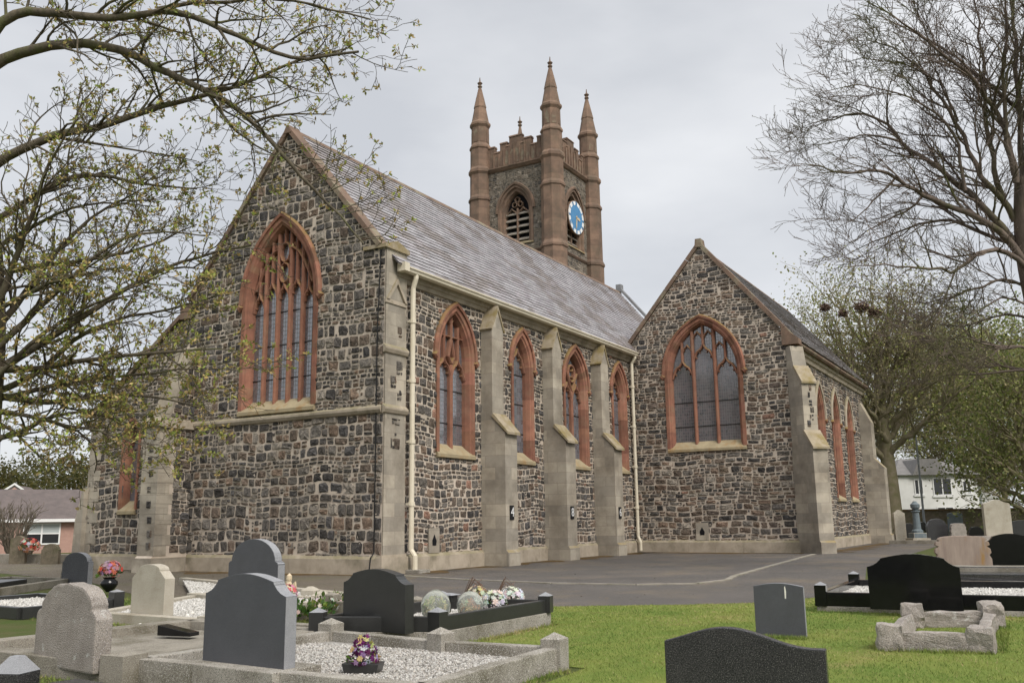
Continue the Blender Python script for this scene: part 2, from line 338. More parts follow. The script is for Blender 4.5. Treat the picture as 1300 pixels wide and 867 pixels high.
# flush kerb line across the tarmac
def ribbon(mb, pts, wd, z0, z1, m, seg=.9):
    pts = [V(p) for p in pts]
    for i in range(len(pts) - 1):
        a, b = pts[i], pts[i + 1]; d = b - a; k = max(1, round(d.length / seg))
        for j in range(k):
            p, q = a + d * j / k, a + d * (j + 1) / k; t = d.normalized(); n = V((-t.y, t.x)) * wd / 2; q = q - t * .012
            g = rng.uniform(.85, 1.1)
            vs = [(*(p + n), z0), (*(p - n), z0), (*(q - n), z0), (*(q + n), z0), (*(p + n), z1), (*(p - n), z1), (*(q - n), z1), (*(q + n), z1)]
            mb.add(vs, [(4, 5, 6, 7), (0, 1, 5, 4), (1, 2, 6, 5), (2, 3, 7, 6), (3, 0, 4, 7)], m, (g, g, g))
mb = MB(); ribbon(mb, [(-.3, -1.2), (-1.2, -4.2), (-1.75, -7.3), (-1.5, -9.6), (-.6, -10.9), (1, -11.2), (2.8, -10.85), (8, -10.35), (19.6, -9.3)], .17, -.05, .035, m_kerb)
tag(mb.build('kerb', fix=True), kind='structure')

# ------------------------------------------------------------------ church : frames and pieces
CH = empty('church', (0, 0, 0), 0, 'dark rubble stone church with slate roof, red arched windows and a pinnacled clock tower', 'church')
class Frame:
    def __init__(s, O, U, N): s.O, s.U, s.N = V(O), V(U), V(N)
    def __call__(s, u, z, n=0.): return s.O + s.U * u + V((0, 0, z)) + s.N * n
F_GAB = Frame((0, 0, 0), (0, -1, 0), (-1, 0, 0))        # east gable, u = -y
F_NAV = Frame((0, 0, 0), (1, 0, 0), (0, -1, 0))         # nave side, u = x
F_AIS = Frame((21.3, 0, 0), (0, -1, 0), (-1, 0, 0))     # aisle gable
F_ASD = Frame((0, -8.45, 0), (1, 0, 0), (0, -1, 0))     # aisle side
TX, TY, TS = 34.0, 11.13, 6.4
F_TE = Frame((TX, 0, 0), (0, -1, 0), (-1, 0, 0))
F_TS = Frame((0, TY, 0), (1, 0, 0), (0, -1, 0))

class Arch:
    """pointed opening: centre u, half width a, sill z, spring z, apex z"""
    def __init__(s, cu, a, zb, zs, za): s.cu, s.a, s.zb, s.zs, s.za = cu, a, zb, zs, za; s.r = za - zs; s.R = (a * a + s.r * s.r) / (2 * a); s.c = s.R - a
    def pts(s, d=0., n=14, arch_only=False):
        Rd = s.R - d; th = math.acos(max(-1, min(1, -s.c / Rd))); left = []
        for i in range(n + 1):
            t = math.pi + (th - math.pi) * i / n; left.append((s.cu + s.c + Rd * math.cos(t), s.zs + Rd * math.sin(t)))
        right = [(2 * s.cu - u, z) for u, z in reversed(left[:-1])]
        if arch_only: return left + right
        k = max(2, int((s.zs - s.zb) / .42)); a = s.a - d
        lo = [(s.cu - a, s.zb + (s.zs - s.zb) * i / k) for i in range(k)]
        return lo + left + right + [(2 * s.cu - u, z) for u, z in reversed(lo)]
    def top(s, u, d=0.):
        x = abs(u - s.cu); Rd = s.R - d
        return s.zs + math.sqrt(max(0, Rd * Rd - (x + s.c) ** 2))
    def inside(s, u, z, d=0.):
        if z < s.zb or abs(u - s.cu) > s.a - d: return False
        return z < s.zs or z < s.top(u, d)
    def halfplane(s, u, z, d):
        """n, c of the tangent that keeps (u,z) outside the opening"""
        if z < s.zb: return (0, 1, s.zb)
        sg = 1 if u > s.cu else -1
        if z <= s.zs: return (-sg, 0, -(s.cu * sg + s.a - d))
        cx, cz = s.cu - sg * s.c, s.zs; dx, dz = u - cx, z - cz; l = math.hypot(dx, dz) or 1; dx /= l; dz /= l
        return (-dx, -dz, -(dx * cx + dz * cz + s.R - d))

def clip(poly, nx, nz, c):
    o = []; n = len(poly)
    for i in range(n):
        a, b = poly[i], poly[(i + 1) % n]; da = nx * a[0] + nz * a[1] - c; db = nx * b[0] + nz * b[1] - c
        if da <= 0: o.append(a)
        if (da < 0 < db) or (db < 0 < da):
            t = da / (da - db); o.append((a[0] + (b[0] - a[0]) * t, a[1] + (b[1] - a[1]) * t))
    return o
def area(p): return abs(sum(p[i][0] * p[(i + 1) % len(p)][1] - p[(i + 1) % len(p)][0] * p[i][1] for i in range(len(p)))) / 2

PAL_D = [(.060, .055, .052), (.072, .066, .060), (.095, .086, .076), (.046, .043, .042), (.12, .108, .094), (.12, .088, .066), (.14, .096, .066), (.098, .074, .056), (.082, .074, .068), (.11, .10, .09), (.17, .15, .125), (.062, .060, .062)]
PAL_A = PAL_D + [(.15, .10, .07), (.13, .09, .065), (.16, .12, .085), (.11, .085, .07)]
PAL_G = [(.13, .115, .095), (.105, .094, .08), (.08, .072, .064), (.16, .138, .11), (.12, .098, .075), (.175, .15, .12), (.07, .064, .058), (.10, .088, .072)]
def stones(mb, fr, outline, openings, bounds, seed, hmin=.22, hmax=.38, pal=PAL_D, gap=.034, red=0., d_open=.16, bulge=1., wide=1.):
    rg = random.Random(seed); u0_, u1_, z0_, z1_ = bounds
    planes = []
    n = len(outline); ar = sum(outline[i][0] * outline[(i + 1) % n][1] - outline[(i + 1) % n][0] * outline[i][1] for i in range(n))
    for i in range(n):
        (ax, az), (bx, bz) = outline[i], outline[(i + 1) % n]; nx, nz_ = (bz - az), -(bx - ax)
        if ar < 0: nx, nz_ = -nx, -nz_
        l = math.hypot(nx, nz_); nx /= l; nz_ /= l; planes.append((nx, nz_, nx * ax + nz_ * az - .02))
    def stone(x0, x1, y0, y1):
        g = gap / 2 * rg.uniform(.6, 1.5); x0 += g; x1 -= g; y0 += g; y1 -= g
        w_, h_ = x1 - x0, y1 - y0
        if w_ < .05 or h_ < .04: return
        k = min(w_, h_); j = lambda s: rg.uniform(-s, s) * k
        cc = [rg.uniform(.03, .18) * k if rg.random() < .82 else rg.uniform(.2, .42) * k for _ in range(8)]; e = .07
        wob = lambda x: .035 * math.sin(x * 1.3 + seed) + .025 * math.sin(x * 3.1 + seed * 2)
        p = [(x0 + cc[0], y0 + j(e)), ((x0 + x1) / 2 + j(.2), y0 + j(e) * .6), (x1 - cc[1], y0 + j(e)), (x1 + j(e), y0 + cc[2]), (x1 + j(e), y1 - cc[3]), (x1 - cc[4], y1 + j(e)), ((x0 + x1) / 2 + j(.2), y1 + j(e) * .6), (x0 + cc[5], y1 + j(e)), (x0 + j(e), y1 - cc[6]), (x0 + j(e), y0 + cc[7])]
        p = [(a, b + wob(a)) for a, b in p]
        for pl in planes:
            if max(pl[0] * a + pl[1] * b - pl[2] for a, b in p) > 0:
                p = clip(p, *pl)
                if len(p) < 3: return
        cx = sum(a for a, b in p) / len(p); cz = sum(b for a, b in p) / len(p)
        for A in openings:
            if any(A.inside(a, b, d_open - .03) for a, b in p):
                if A.inside(cx, cz, d_open): return
                p = clip(p, *A.halfplane(cx, cz, d_open))
                if len(p) < 3: return
                cx = sum(a for a, b in p) / len(p); cz = sum(b for a, b in p) / len(p)
        if area(p) < .0035: return
        c = rg.choice(pal); f = rg.uniform(.75, 1.25)
        if red and rg.random() < red: c = (.20, .105, .07)
        g_ = sum(c) / 3; c = tuple((x * .72 + g_ * .28) * f * 1.42 for x in c); t = rg.uniform(.03, .062) * bulge; m = len(p); tx, tz = rg.uniform(-.1, .1), rg.uniform(-.1, .1)
        vs = [fr(a, b, -.005) for a, b in p]
        vs += [fr(cx + (a - cx) * .95, cz + (b - cz) * .94, t * .62 + rg.uniform(-.015, .015)) for a, b in p]
        q = .64 + rg.uniform(-.12, .10)
        vs += [fr(cx + (a - cx) * q, cz + (b - cz) * q, t + (a - cx) * tx + (b - cz) * tz + rg.uniform(-.02, .02)) for a, b in p]
        vs.append(fr(cx + j(.1), cz + j(.1), t + rg.uniform(-.01, .02)))
        fs = []
        for i in range(m):
            i2 = (i + 1) % m; fs += [[i, i2, m + i2, m + i], [m + i, m + i2, 2 * m + i2, 2 * m + i], [2 * m + i, 2 * m + i2, 3 * m]]
        mb.add(vs, fs, m_rubble, c)
    y = z0_
    while y < z1_:
        thin = rg.random() < .30; h = rg.uniform(.11, .17) if thin else rg.uniform(hmin, hmax); x = u0_ - rg.uniform(0, .3)
        while x < u1_:
            t = rg.random()
            if thin:
                w_ = rg.uniform(.13, .42); stone(x, x + w_, y, y + h)
            elif t < .16:
                w_ = rg.uniform(.09, .17); yy = y
                while yy < y + h - .05:
                    hh = min(rg.uniform(.08, .15), y + h - yy); hh = hh if y + h - yy - hh > .06 else y + h - yy
                    stone(x, x + w_, yy, yy + hh); yy += hh
            elif t < .42:
                w_ = rg.uniform(.2, .42); s = rg.uniform(.35, .65) * h; stone(x, x + w_, y, y + s)
                if rg.random() < .4: b = rg.uniform(.35, .65) * w_; stone(x, x + b, y + s, y + h); stone(x + b, x + w_, y + s, y + h)
                else: stone(x, x + w_, y + s, y + h)
            else:
                w_ = (rg.uniform(.24, .55) if h < .3 else rg.uniform(.26, .5)) * wide; stone(x, x + w_, y, y + h)
            x += w_
        y += h

def wall(name, fr, outline, openings, seed, parent=CH, extra=None, mortar=m_mortar, back=None, **k):
    mb = MB(); loops = [[V((u, z, 0)) for u, z in outline]] + [[V((u, z, 0)) for u, z in A.pts(.05)] for A in openings]
    flat = [p for l in loops for p in l]
    tri = tessellate_polygon(loops)
    ref = fr.N
    vs = [fr(p.x, p.y, .012) for p in flat]; fs = []
    for t in tri:
        a, b, c = [vs[i] for i in t]; fs.append(list(t) if (b - a).cross(c - a).dot(ref) > 0 else list(reversed(t)))
    mb.add(vs, fs, mortar)
    us = [u for u, z in outline]; zs = [z for u, z in outline]
    stones(mb, fr, outline, openings, (min(us), max(us), min(zs), max(zs)), seed, **k)
    if extra: extra(mb)
    return mb.build(name, parent)

def ring(mb, fr, A, prof, m, arch_only=False, seed=0, blk=True, n=14):
    rg = random.Random(seed); rows = [A.pts(d, n=n, arch_only=arch_only) for d, _ in prof]; k = len(rows[0])
    for j in range(len(prof) - 1):
        g = 1.
        for i in range(k - 1):
            if blk and (i % 2 == 0): g = rg.uniform(.8, 1.2)
            gg = random.Random(seed * 1000 + i // 2).uniform(.72, 1.26) if blk else 1.
            vs = [fr(*rows[j][i], prof[j][1]), fr(*rows[j][i + 1], prof[j][1]), fr(*rows[j + 1][i + 1], prof[j + 1][1]), fr(*rows[j + 1][i], prof[j + 1][1])]
            mb.add(vs, [(0, 1, 2, 3)], m, (gg, gg * random.Random(i + seed).uniform(.95, 1.05), gg))
def bar(mb, fr, pts, wd, n0, n1, m, c=(1, 1, 1)):
    """a stone bar following a polyline in the window plane, with chamfered front"""
    k = len(pts); vs = []
    for i, p in enumerate(pts):
        a, b = pts[max(i - 1, 0)], pts[min(i + 1, k - 1)]; dx, dz = b[0] - a[0], b[1] - a[1]; l = math.hypot(dx, dz) or 1; px, pz = -dz / l, dx / l
        h = wd / 2
        for o, n in ((-h, n0), (-h, n1 - .06), (-h * .35, n1), (h * .35, n1), (h, n1 - .06), (h, n0)): vs.append(fr(p[0] + px * o, p[1] + pz * o, n))
    fs = [[i * 6 + j, i * 6 + j + 1, (i + 1) * 6 + j + 1, (i + 1) * 6 + j] for i in range(k - 1) for j in range(5)]
    fs += [list(range(6)), [(k - 1) * 6 + j for j in reversed(range(6))]]
    mb.add(vs, fs, m, c)
def ogee(cu, a, z0, za, n=7):
    """left half then right half of an ogee head from (cu-a,z0) to (cu,za)"""
    h = []
    for i in range(n + 1):
        t = i / n; u = -a * (1 - t); s = .5 - .5 * math.cos(math.pi * t)
        z = (math.sin(min(t, .62) / .62 * math.pi / 2) * .66) if t < .62 else .66 + .34 * ((t - .62) / .38) ** 1.5
        h.append((cu + u, z0 + (za - z0) * z))
    return h + [(2 * cu - u, z) for u, z in reversed(h[:-1])]
def head(mb, fr, cu, a, z0, za, n0, n1, m, wd=.09, cusp=True):
    bar(mb, fr, ogee(cu, a, z0, za), wd, n0, n1, m)
    if cusp:
        for sg in (-1, 1):
            for (fu, fz, s) in ((.86, .30, .17), (.50, .60, .15)):
                u, z = cu + sg * a * fu, z0 + (za - z0) * fz; s *= a
                bar(mb, fr, [(u, z), (u - sg * s * 1.3, z - s * .5)], .05, n0, n1 - .05, m)
                bar(mb, fr, [(u - sg * s * 1.25, z - s * .35), (u - sg * s * 1.2, z - s * 1.0)], .05, n0, n1 - .05, m)

def window(fr, A, style, seed, label=None, glass=g_lead, deep=.42, hood=True, sill=True, parent=CH, sw=.34, gl_n=-.30, holes=None):
    mb = MB(); pr = [(0, -.02), (0, .085), (sw * .5, .085), (sw * .62, .03), (sw * .78, .01), (sw, -.16), (sw + .02, -deep)]
    ring(mb, fr, A, pr, m_red, seed=seed)
    W = mb.build('window', parent)
    if hood:
        mb = MB(); ring(mb, fr, A, [(.02, .05), (.0, .15), (-.10, .17), (-.16, .10), (-.16, -.02)], m_red if hood == 1 else m_dress, arch_only=True, seed=seed + 3)
        for sg in (-1, 1):
            u, z = A.cu + sg * (A.a + .10), A.zs - .08; s = .17
            vs = [fr(u + du, z + dz, n) for n, q in ((-.02, 1), (.12, 1), (.19, .55)) for du, dz in ((-s * q, 0), (0, -s * q), (s * q, 0), (0, s * q))]
            mb.add(vs, [(0, 1, 5, 4), (1, 2, 6, 5), (2, 3, 7, 6), (3, 0, 4, 7), (4, 5, 9, 8), (5, 6, 10, 9), (6, 7, 11, 10), (7, 4, 8, 11), (8, 9, 10, 11)], m_red, (.95, .95, .95))
        mb.build('hood_mould', W, fix=True)
    ai = A.a - sw
    mb = MB(); p = A.pts(sw + .012)
    mb.add([fr(u, z, gl_n) for u, z in p], [list(reversed(range(len(p))))], glass)
    o = mb.build('glass', W); pn = o.data.polygons[0].normal
    if pn.dot(fr.N) < 0: o.data.flip_normals()
    if sill:
        mb = MB(); w_ = A.a - .02; zb = A.zb
        mb.prism([(.10, -.20), (.13, -.18), (.13, -.06), (.06, .02), (gl_n, .34), (gl_n - .1, .34), (gl_n - .1, -.2)], A.cu - w_, A.cu + w_, lambda n, z, t: fr(t, zb + z, n), m_sill)
        mb.build('sill', W, fix=True)
    if style:
        mb = MB(); style(mb, fr, A, ai, gl_n - .02, gl_n + .19)
        mb.build('tracery', W, fix=True)
    # iron saddle bars across the lights
    z = A.zb + 1.1
    while z < A.zs - .3:
        mb = MB(); mb.box((A.cu - ai, z, gl_n - .01), (A.cu + ai, z + .035, gl_n + .025), m_black, fr=fr); z += 1.25
        mb.build('saddle_bar', W, fix=True)
    return W

def st_five(mb, fr, A, ai, n0, n1):
    k = 5; lw = 2 * ai / k; m = m_red
    hz = [A.zs + .05, A.zs + .42, A.zs + .30, A.zs + .42, A.zs + .05]
    for i in range(1, k):
        u = A.cu - ai + i * lw; bar(mb, fr, [(u, A.zb + .05), (u, A.zs), (u, A.top(u, .34) + .02)], .13, n0, n1, m)
    for i in range(k):
        c = A.cu - ai + (i + .5) * lw; head(mb, fr, c, lw / 2, hz[i] - .35, hz[i] + .35, n0, n1 - .02, m)
        t = A.top(c, .34)
        if i != 2:
            bar(mb, fr, [(c, hz[i] + .3), (c, t + .03)], .09, n0, n1 - .01, m)
            for sg in (-1, 1):
                cc = c + sg * lw / 4; tt = min(t, A.top(cc + (.1 if cc > A.cu else -.1), .34)) - .12
                if tt - .5 > hz[i] + .3: head(mb, fr, cc, lw / 4 - .03, tt - .35, tt, n0, n1 - .05, m, .06, False)
                t2 = (hz[i] + .35 + tt) / 2
        else:
            for z0 in (hz[2] + .35, hz[2] + 1.15):
                h = .36
                bar(mb, fr, [(c + .24 * math.sin(a * math.pi / 5), z0 + .42 - .38 * math.cos(a * math.pi / 5)) for a in range(11)], .08, n0, n1 - .02, m)
            bar(mb, fr, [(c, hz[2] + 1.9), (c, t + .03)], .08, n0, n1 - .01, m)
    # two big sub-arcs that cross the head
    for sg in (-1, 1):
        ps = []
        for i in range(11):
            t = i / 10; u = A.cu + sg * (ai - 2 * lw * t - (ai - 2.5 * lw) * 0); z = A.zs + .25 + 1.75 * math.sin(t * math.pi / 2)
            if z < A.top(u, .34): ps.append((u, z))
        if len(ps) > 2: bar(mb, fr, ps, .10, n0, n1 + .005, m)
def st_three(mb, fr, A, ai, n0, n1):
    k = 3; lw = 2 * ai / k; m = m_red; lw3 = lw
    hz = [A.zs + .55, A.zs + 1.35, A.zs + .55]
    for i in (1, 2):
        u = A.cu - ai + i * lw; bar(mb, fr, [(u, A.zb + .05), (u, A.zs), (u, A.top(u, .34) + .02)], .16, n0, n1, m)
    for i in range(3):
        c = A.cu - ai + (i + .5) * lw; head(mb, fr, c, lw / 2, hz[i] - .75, hz[i] + .15, n0, n1 - .02, m, .12)
        t = A.top(c, .34); bar(mb, fr, [(c, hz[i] + .12), (c, t + .03)], .12, n0, n1 - .01, m)
        for sg in (-1, 1):
            cc = c + sg * lw / 4; tt = A.top(cc + (.16 if cc > A.cu else -.16), .34) - .10
            if tt - .45 > hz[i] - .1 or (i != 1 and (cc - A.cu) * (c - A.cu) > 0 and abs(cc - A.cu) < abs(c - A.cu)):
                tt = min(tt, hz[i] + 1.0); head(mb, fr, cc, lw / 4 - .03, tt - .40, tt, n0, n1 - .04, m, .08)
def st_two(mb, fr, A, ai, n0, n1):
    m = m_red; zs = A.zs
    bar(mb, fr, [(A.cu, A.zb + .05), (A.cu, zs - .25)], .16, n0, n1, m)
    for sg in (-1, 1):
        c = A.cu + sg * ai / 2; head(mb, fr, c, ai / 2, zs - .75, zs - .02, n0, n1 - .02, m, .11)
        bar(mb, fr, [(c, zs - .05), (c, A.top(c, .34) + .03)], .10, n0, n1 - .01, m)
        bar(mb, fr, [(A.cu + sg * .02, zs - .2), (A.cu + sg * ai * .2, zs + .05), (A.cu, zs + .75)], .10, n0, n1, m)
    bar(mb, fr, [(A.cu, zs + .7), (A.cu, A.top(A.cu, .34) + .03)], .11, n0, n1, m)
    zz = zs + .82; bar(mb, fr, [(A.cu - ai + .1, zz), (A.cu + ai - .1, zz)], .08, n0, n1 - .03, m)
    for sg in (-1, 1):
        head(mb, fr, A.cu + sg * ai * .26, ai * .24, zz + .45, zz + .75, n0, n1 - .04, m, .06, False)
def st_two_eye(mb, fr, A, ai, n0, n1):
    m = m_red; zs = A.zs
    bar(mb, fr, [(A.cu, A.zb + .05), (A.cu, zs - .1)], .16, n0, n1, m)
    for sg in (-1, 1):
        head(mb, fr, A.cu + sg * ai / 2, ai / 2, zs - .55, zs + .25, n0, n1 - .02, m, .12)
    bar(mb, fr, [(A.cu + .34 * math.cos(t * math.pi / 8), zs + .72 + .40 * math.sin(t * math.pi / 8)) for t in range(17)], .12, n0, n1, m)
    for k in range(4):
        a = k * math.pi / 2 + math.pi / 4; bar(mb, fr, [(A.cu + .30 * math.cos(a), zs + .72 + .34 * math.sin(a)), (A.cu + .16 * math.cos(a), zs + .72 + .18 * math.sin(a))], .07, n0, n1 - .04, m)
    for sg in (-1, 1):
        bar(mb, fr, [(A.cu, zs - .15), (A.cu + sg * ai * .35, zs + .42), (A.cu + sg * ai * .62, zs + .78)], .09, n0, n1, m)
def st_one(mb, fr, A, ai, n0, n1):
    head(mb, fr, A.cu, ai - .02, A.zs - .15, A.zs + A.r * .52, n0, n1 - .03, m_red, .10)

# ------------------------------------------------------------------ church : openings
W_G = Arch(-4.74, 1.88, 5.75, 9.75, 12.95)
W_N = [Arch(4.42, 1.27, 4.15, 7.75, 9.75), Arch(9.46, .94, 4.15, 8.05, 9.65), Arch(14.5, 1.27, 4.15, 7.75, 9.72), Arch(19.5, .94, 4.15, 8.05, 9.62)]
W_A = Arch(4.0, 2.08, 5.2, 9.05, 11.95)
W_S = [Arch(26.9, 1.05, 2.7, 6.9, 8.75), Arch(30.9, 1.05, 2.7, 7.0, 8.8), Arch(34.8, 1.05, 2.7, 6.9, 8.75)]
W_V = Arch(-12.55, .55, 2.3, 5.0, 5.95)
SL = 1.19                                             # rake of the chancel gable
def rk(y): return 16.25 - SL * abs(y - 4.55)
# chancel gable with the vestry's half gable
wall('stone_wall', F_GAB, [(.145, 0), (.145, rk(.1)), (-4.55, 16.25), (-9.5, rk(9.5)), (-9.5, 0)], [W_G], 11, hmin=.26, hmax=.45, gap=.046, wide=1.15)
wall('stone_wall', F_GAB, [(-9.5, 0), (-9.5, 9.95), (-15.1, 6.1), (-15.1, 0)], [W_V], 12, gap=.045, pal=PAL_D + PAL_G[:4])
wall('stone_wall', F_NAV, [(0, 0), (21.3, 0), (21.3, 10.3), (0, 10.3)], W_N, 13, red=.03, gap=.048)
wall('stone_wall', F_AIS, [(-.5, 0), (-.5, 10.2), (4.15, 15.75), (8.45, 10.45), (8.45, 0)], [W_A], 14, red=.012, gap=.049, hmin=.18, hmax=.32, pal=PAL_A, wide=1.35)
wall('stone_wall', F_ASD, [(21.3, 0), (40, 0), (40, 10.1), (21.3, 10.1)], W_S, 15, gap=.045)
# plain walls no photograph shows
mb = MB()
mb.add([(0, 15.1, 0), (20, 15.1, 0), (20, 15.1, 6.1), (0, 15.1, 6.1)], [(0, 1, 2, 3)], m_mortar)
mb.add([(40, -8.45, 0), (40, 9.1, 0), (40, 9.1, 10.3), (40, -8.45, 10.3)], [(0, 1, 2, 3)], m_mortar)
mb.add([(20, 9.1, 0), (40, 9.1, 0), (40, 9.1, 10.3), (20, 9.1, 10.3)], [(0, 1, 2, 3)], m_mortar)
mb.add([(20, 9.1, 0), (20, 15.1, 0), (20, 15.1, 6.1), (20, 9.1, 9.9)], [(0, 1, 2, 3)], m_mortar)
mb.add([(40, .3, 10.3), (40, -8.5, 10.3), (40, -4.15, 15.6)], [(0, 1, 2)], m_mortar)
mb.add([(30.4, -.3, 10.3), (30.4, 9.4, 10.3), (30.4, 4.55, 16.3)], [(0, 1, 2)], m_mortar)
mb.build('back_wall', CH, fix=True)
window(F_GAB, W_G, st_five, 1, glass=g_stain)
window(F_GAB, W_V, st_one, 2, hood=0, sw=.2)
for i, A in enumerate(W_N): window(F_NAV, A, (st_two, st_one, st_two_eye, st_one)[i], 20 + i, glass=g_stain if i == 0 else g_lead)
window(F_AIS, W_A, st_three, 31, glass=g_stain)
for i, A in enumerate(W_S): window(F_ASD, A, st_one, 40 + i, hood=2, deep=.6, gl_n=-.45)

# ------------------------------------------------------------------ church : roofs
def slates(mb, O, U, S, nu, ns, seed, ex=.25, sw=.46, nrm=None):
    """O eave corner, U along the eave (length nu), S up the slope (length ns)"""
    rg = random.Random(seed); O, U, S = V(O), V(U).normalized(), V(S).normalized(); N = U.cross(S)
    if N.z < 0: N = -N
    row = 0; s = 0.
    while s < ns:
        x = -sw * .5 * (row % 2); e = min(ex, ns - s)
        while x < nu:
            a, b = max(0, x), min(nu, x + sw); x += sw
            if b - a < .03: continue
            p = O + U * a + S * s; g = mnoise.noise(V((a * .5 + s * .55 + 10, (s * .5 - a * .16) * 1.1, seed))) + .45 * mnoise.noise(V((a * .16, s * .3, seed + 5)))
            f = rg.uniform(.80, 1.14); base = V((.315, .302, .312)); br = V((.215, .188, .176)); pl = V((.275, .25, .262))
            t = max(0, min(1, (g + rg.uniform(-.16, .16)) * 7)) * rg.uniform(.75, 1); c = base.lerp(br, t)
            if rg.random() < .25: c = c.lerp(pl, .6)
            c = c * f; a += .004; b -= .004; lift = .030 + rg.uniform(0, .012); jit = rg.uniform(-.008, .008)
            q = [O + U * a + S * (s + jit) + N * lift, O + U * b + S * (s + jit) + N * lift, O + U * b + S * (s + e) + N * .004, O + U * a + S * (s + e) + N * .004, O + U * a + S * (s + jit) - N * .01, O + U * b + S * (s + jit) - N * .01]
            mb.add(q, [(0, 1, 2, 3), (4, 5, 1, 0)], m_slate, tuple(c))
        s += ex; row += 1
def slope(mb, a, b, ridge_a, ridge_b):
    mb.add([a, b, ridge_b, ridge_a], [(0, 1, 2, 3)], m_slate, (.26, .24, .24))
EZ, EY = 10.42, -.46; RZ = 16.42
mb = MB(); sl = math.hypot(4.55 - EY, RZ - EZ)
slates(mb, (.3, EY, EZ), (1, 0, 0), (0, 4.55 - EY, RZ - EZ), 30.2, sl, 5)
slope(mb, (.3, 9.56, EZ), (30.5, 9.56, EZ), (.3, 4.55, RZ), (30.5, 4.55, RZ))
slope(mb, (.3, EY, EZ - .03), (30.5, EY, EZ - .03), (.3, 4.55, RZ - .03), (30.5, 4.55, RZ - .03))
slope(mb, (.2, 15.3, 6.1), (20, 15.3, 6.1), (.2, 9.3, 10.15), (20, 9.3, 10.15))
mb.build('roof', CH)
AE = -8.9; AR = 15.78
mb = MB(); slates(mb, (21.5, AE, 10.25), (1, 0, 0), (0, -4.15 - AE, AR - 10.25), 18.6, math.hypot(-4.15 - AE, AR - 10.25), 6)
slope(mb, (21.5, .6, 10.25), (40.1, .6, 10.25), (21.5, -4.15, AR), (40.1, -4.15, AR))
mb.build('roof', CH)
mb = MB(); x = .45
while x < 30.4:
    g = rng.uniform(.8, 1.15)
    mb.prism([(-.17, -.14), (0, .07), (.17, -.14), (.12, -.16), (-.12, -.16)], x, x + .435, lambda a, b, t: V((t, 4.55 + a, RZ + b)), m_coping, (g, g, g))
    x += .45
mb.build('ridge_tiles', CH, fix=True)
mb = MB(); x = 21.6
while x < 40:
    mb.prism([(-.17, -.14), (0, .07), (.17, -.14), (.12, -.16), (-.12, -.16)], x, x + .435, lambda a, b, t: V((t, -4.15 + a, AR + b)), m_coping); x += .45
mb.build('ridge_tiles', CH, fix=True)
# copings that cap the gables
def rake(mb, fr, p0, p1, m, th=.17, n0=-.42, n1=.14, seg=.95):
    a, b = V(p0), V(p1); d = b - a; L_ = d.length; t = d / L_; q = V((-t.y, t.x))
    if q.y < 0: q = -q
    k = max(1, round(L_ / seg))
    for i in range(k):
        s0, s1 = L_ * i / k, L_ * (i + 1) / k - .012; pr = []
        for (s, h) in ((s0, 0), (s1, 0), (s1, th), (s0, th)): pr.append(a + t * s + q * h)
        g = rng.uniform(.85, 1.15)
        mb.prism([(p.x, p.y) for p in pr], n0, n1, lambda u, z, n: fr(u, z, n), m, (g, g, g))
mb = MB(); rake(mb, F_GAB, (-.15, rk(.15)), (-4.55, 16.25), m_coping); rake(mb, F_GAB, (-9.55, rk(9.55)), (-4.55, 16.25), m_coping)
mb.prism([(-4.75, 16.2), (-4.35, 16.2), (-4.5, 16.52), (-4.6, 16.52)], -.45, .16, lambda u, z, n: F_GAB(u, z, n), m_coping)
mb.build('coping', CH, fix=True)
mb = MB(); rake(mb, F_GAB, (-15.2, 6.08), (-9.95, 9.72), m_coping, .16); mb.box((-9.98, 9.62, -.4), (-9.5, 10.25, .16), m_coping, fr=F_GAB)
mb.build('coping', CH, fix=True)
mb = MB(); rake(mb, F_AIS, (8.75, 10.12), (4.15, 15.75), m_coping, .2); rake(mb, F_AIS, (-.75, 9.95), (4.15, 15.75), m_coping, .2)
mb.prism([(3.95, 15.7), (4.35, 15.7), (4.3, 16.15), (4.0, 16.15)], -.42, .17, lambda u, z, n: F_AIS(u, z, n), m_coping)
mb.prism([(8.15, 10.0), (8.95, 10.0), (8.95, 10.28), (8.15, 11.0)], -.5, .17, lambda u, z, n: F_AIS(u, z, n), m_tred)
mb.prism([(-.1, 9.7), (-.1, 10.6), (-.85, 10.1), (-.85, 9.85), (-.4, 9.55)], -.4, .15, lambda u, z, n: F_AIS(u, z, n), m_dress)
mb.build('coping', CH, fix=True)
mb = MB(); FW = Frame((30.7, 0, 0), (0, -1, 0), (-1, 0, 0)); rake(mb, FW, (.5, 10.55), (-4.55, 16.6), m_slabg, .14, -.2, .2); mb.box((-4.75, 16.45, -.22), (-4.4, 16.95, .22), m_slabg, fr=FW)
rake(mb, FW, (-9.6, 10.55), (-4.55, 16.6), m_slabg, .14, -.2, .2)
mb.build('coping', CH, fix=True)
# cornice under the eaves, gutters and downpipes
mb = MB(); mb.prism([(-.02, 9.88), (.10, 9.92), (.14, 10.04), (.20, 10.08), (.24, 10.2), (.30, 10.24), (.30, 10.36), (-.02, 10.36)], .62, 21.25, lambda n, z, t: F_NAV(t, z, n), m_dress)
mb.build('cornice', CH, fix=True)
mb = MB(); mb.prism([(.30, 10.30), (.33, 10.22), (.42, 10.19), (.52, 10.24), (.54, 10.33), (.58, 10.35), (.58, 10.40), (.30, 10.40)], .72, 21.1, lambda n, z, t: F_NAV(t, z, n), m_cream)
mb.box((.50, 10.20, .26), (.76, 10.5, .60), m_cream, fr=F_NAV); mb.build('gutter', CH, fix=True)
mb = MB(); mb.prism([(-.02, 9.5), (.12, 9.55), (.16, 9.72), (.26, 9.78), (.28, 9.98), (-.02, 9.98)], 21.6, 40, lambda n, z, t: F_ASD(t, z, n), m_dress); mb.build('cornice', CH, fix=True)
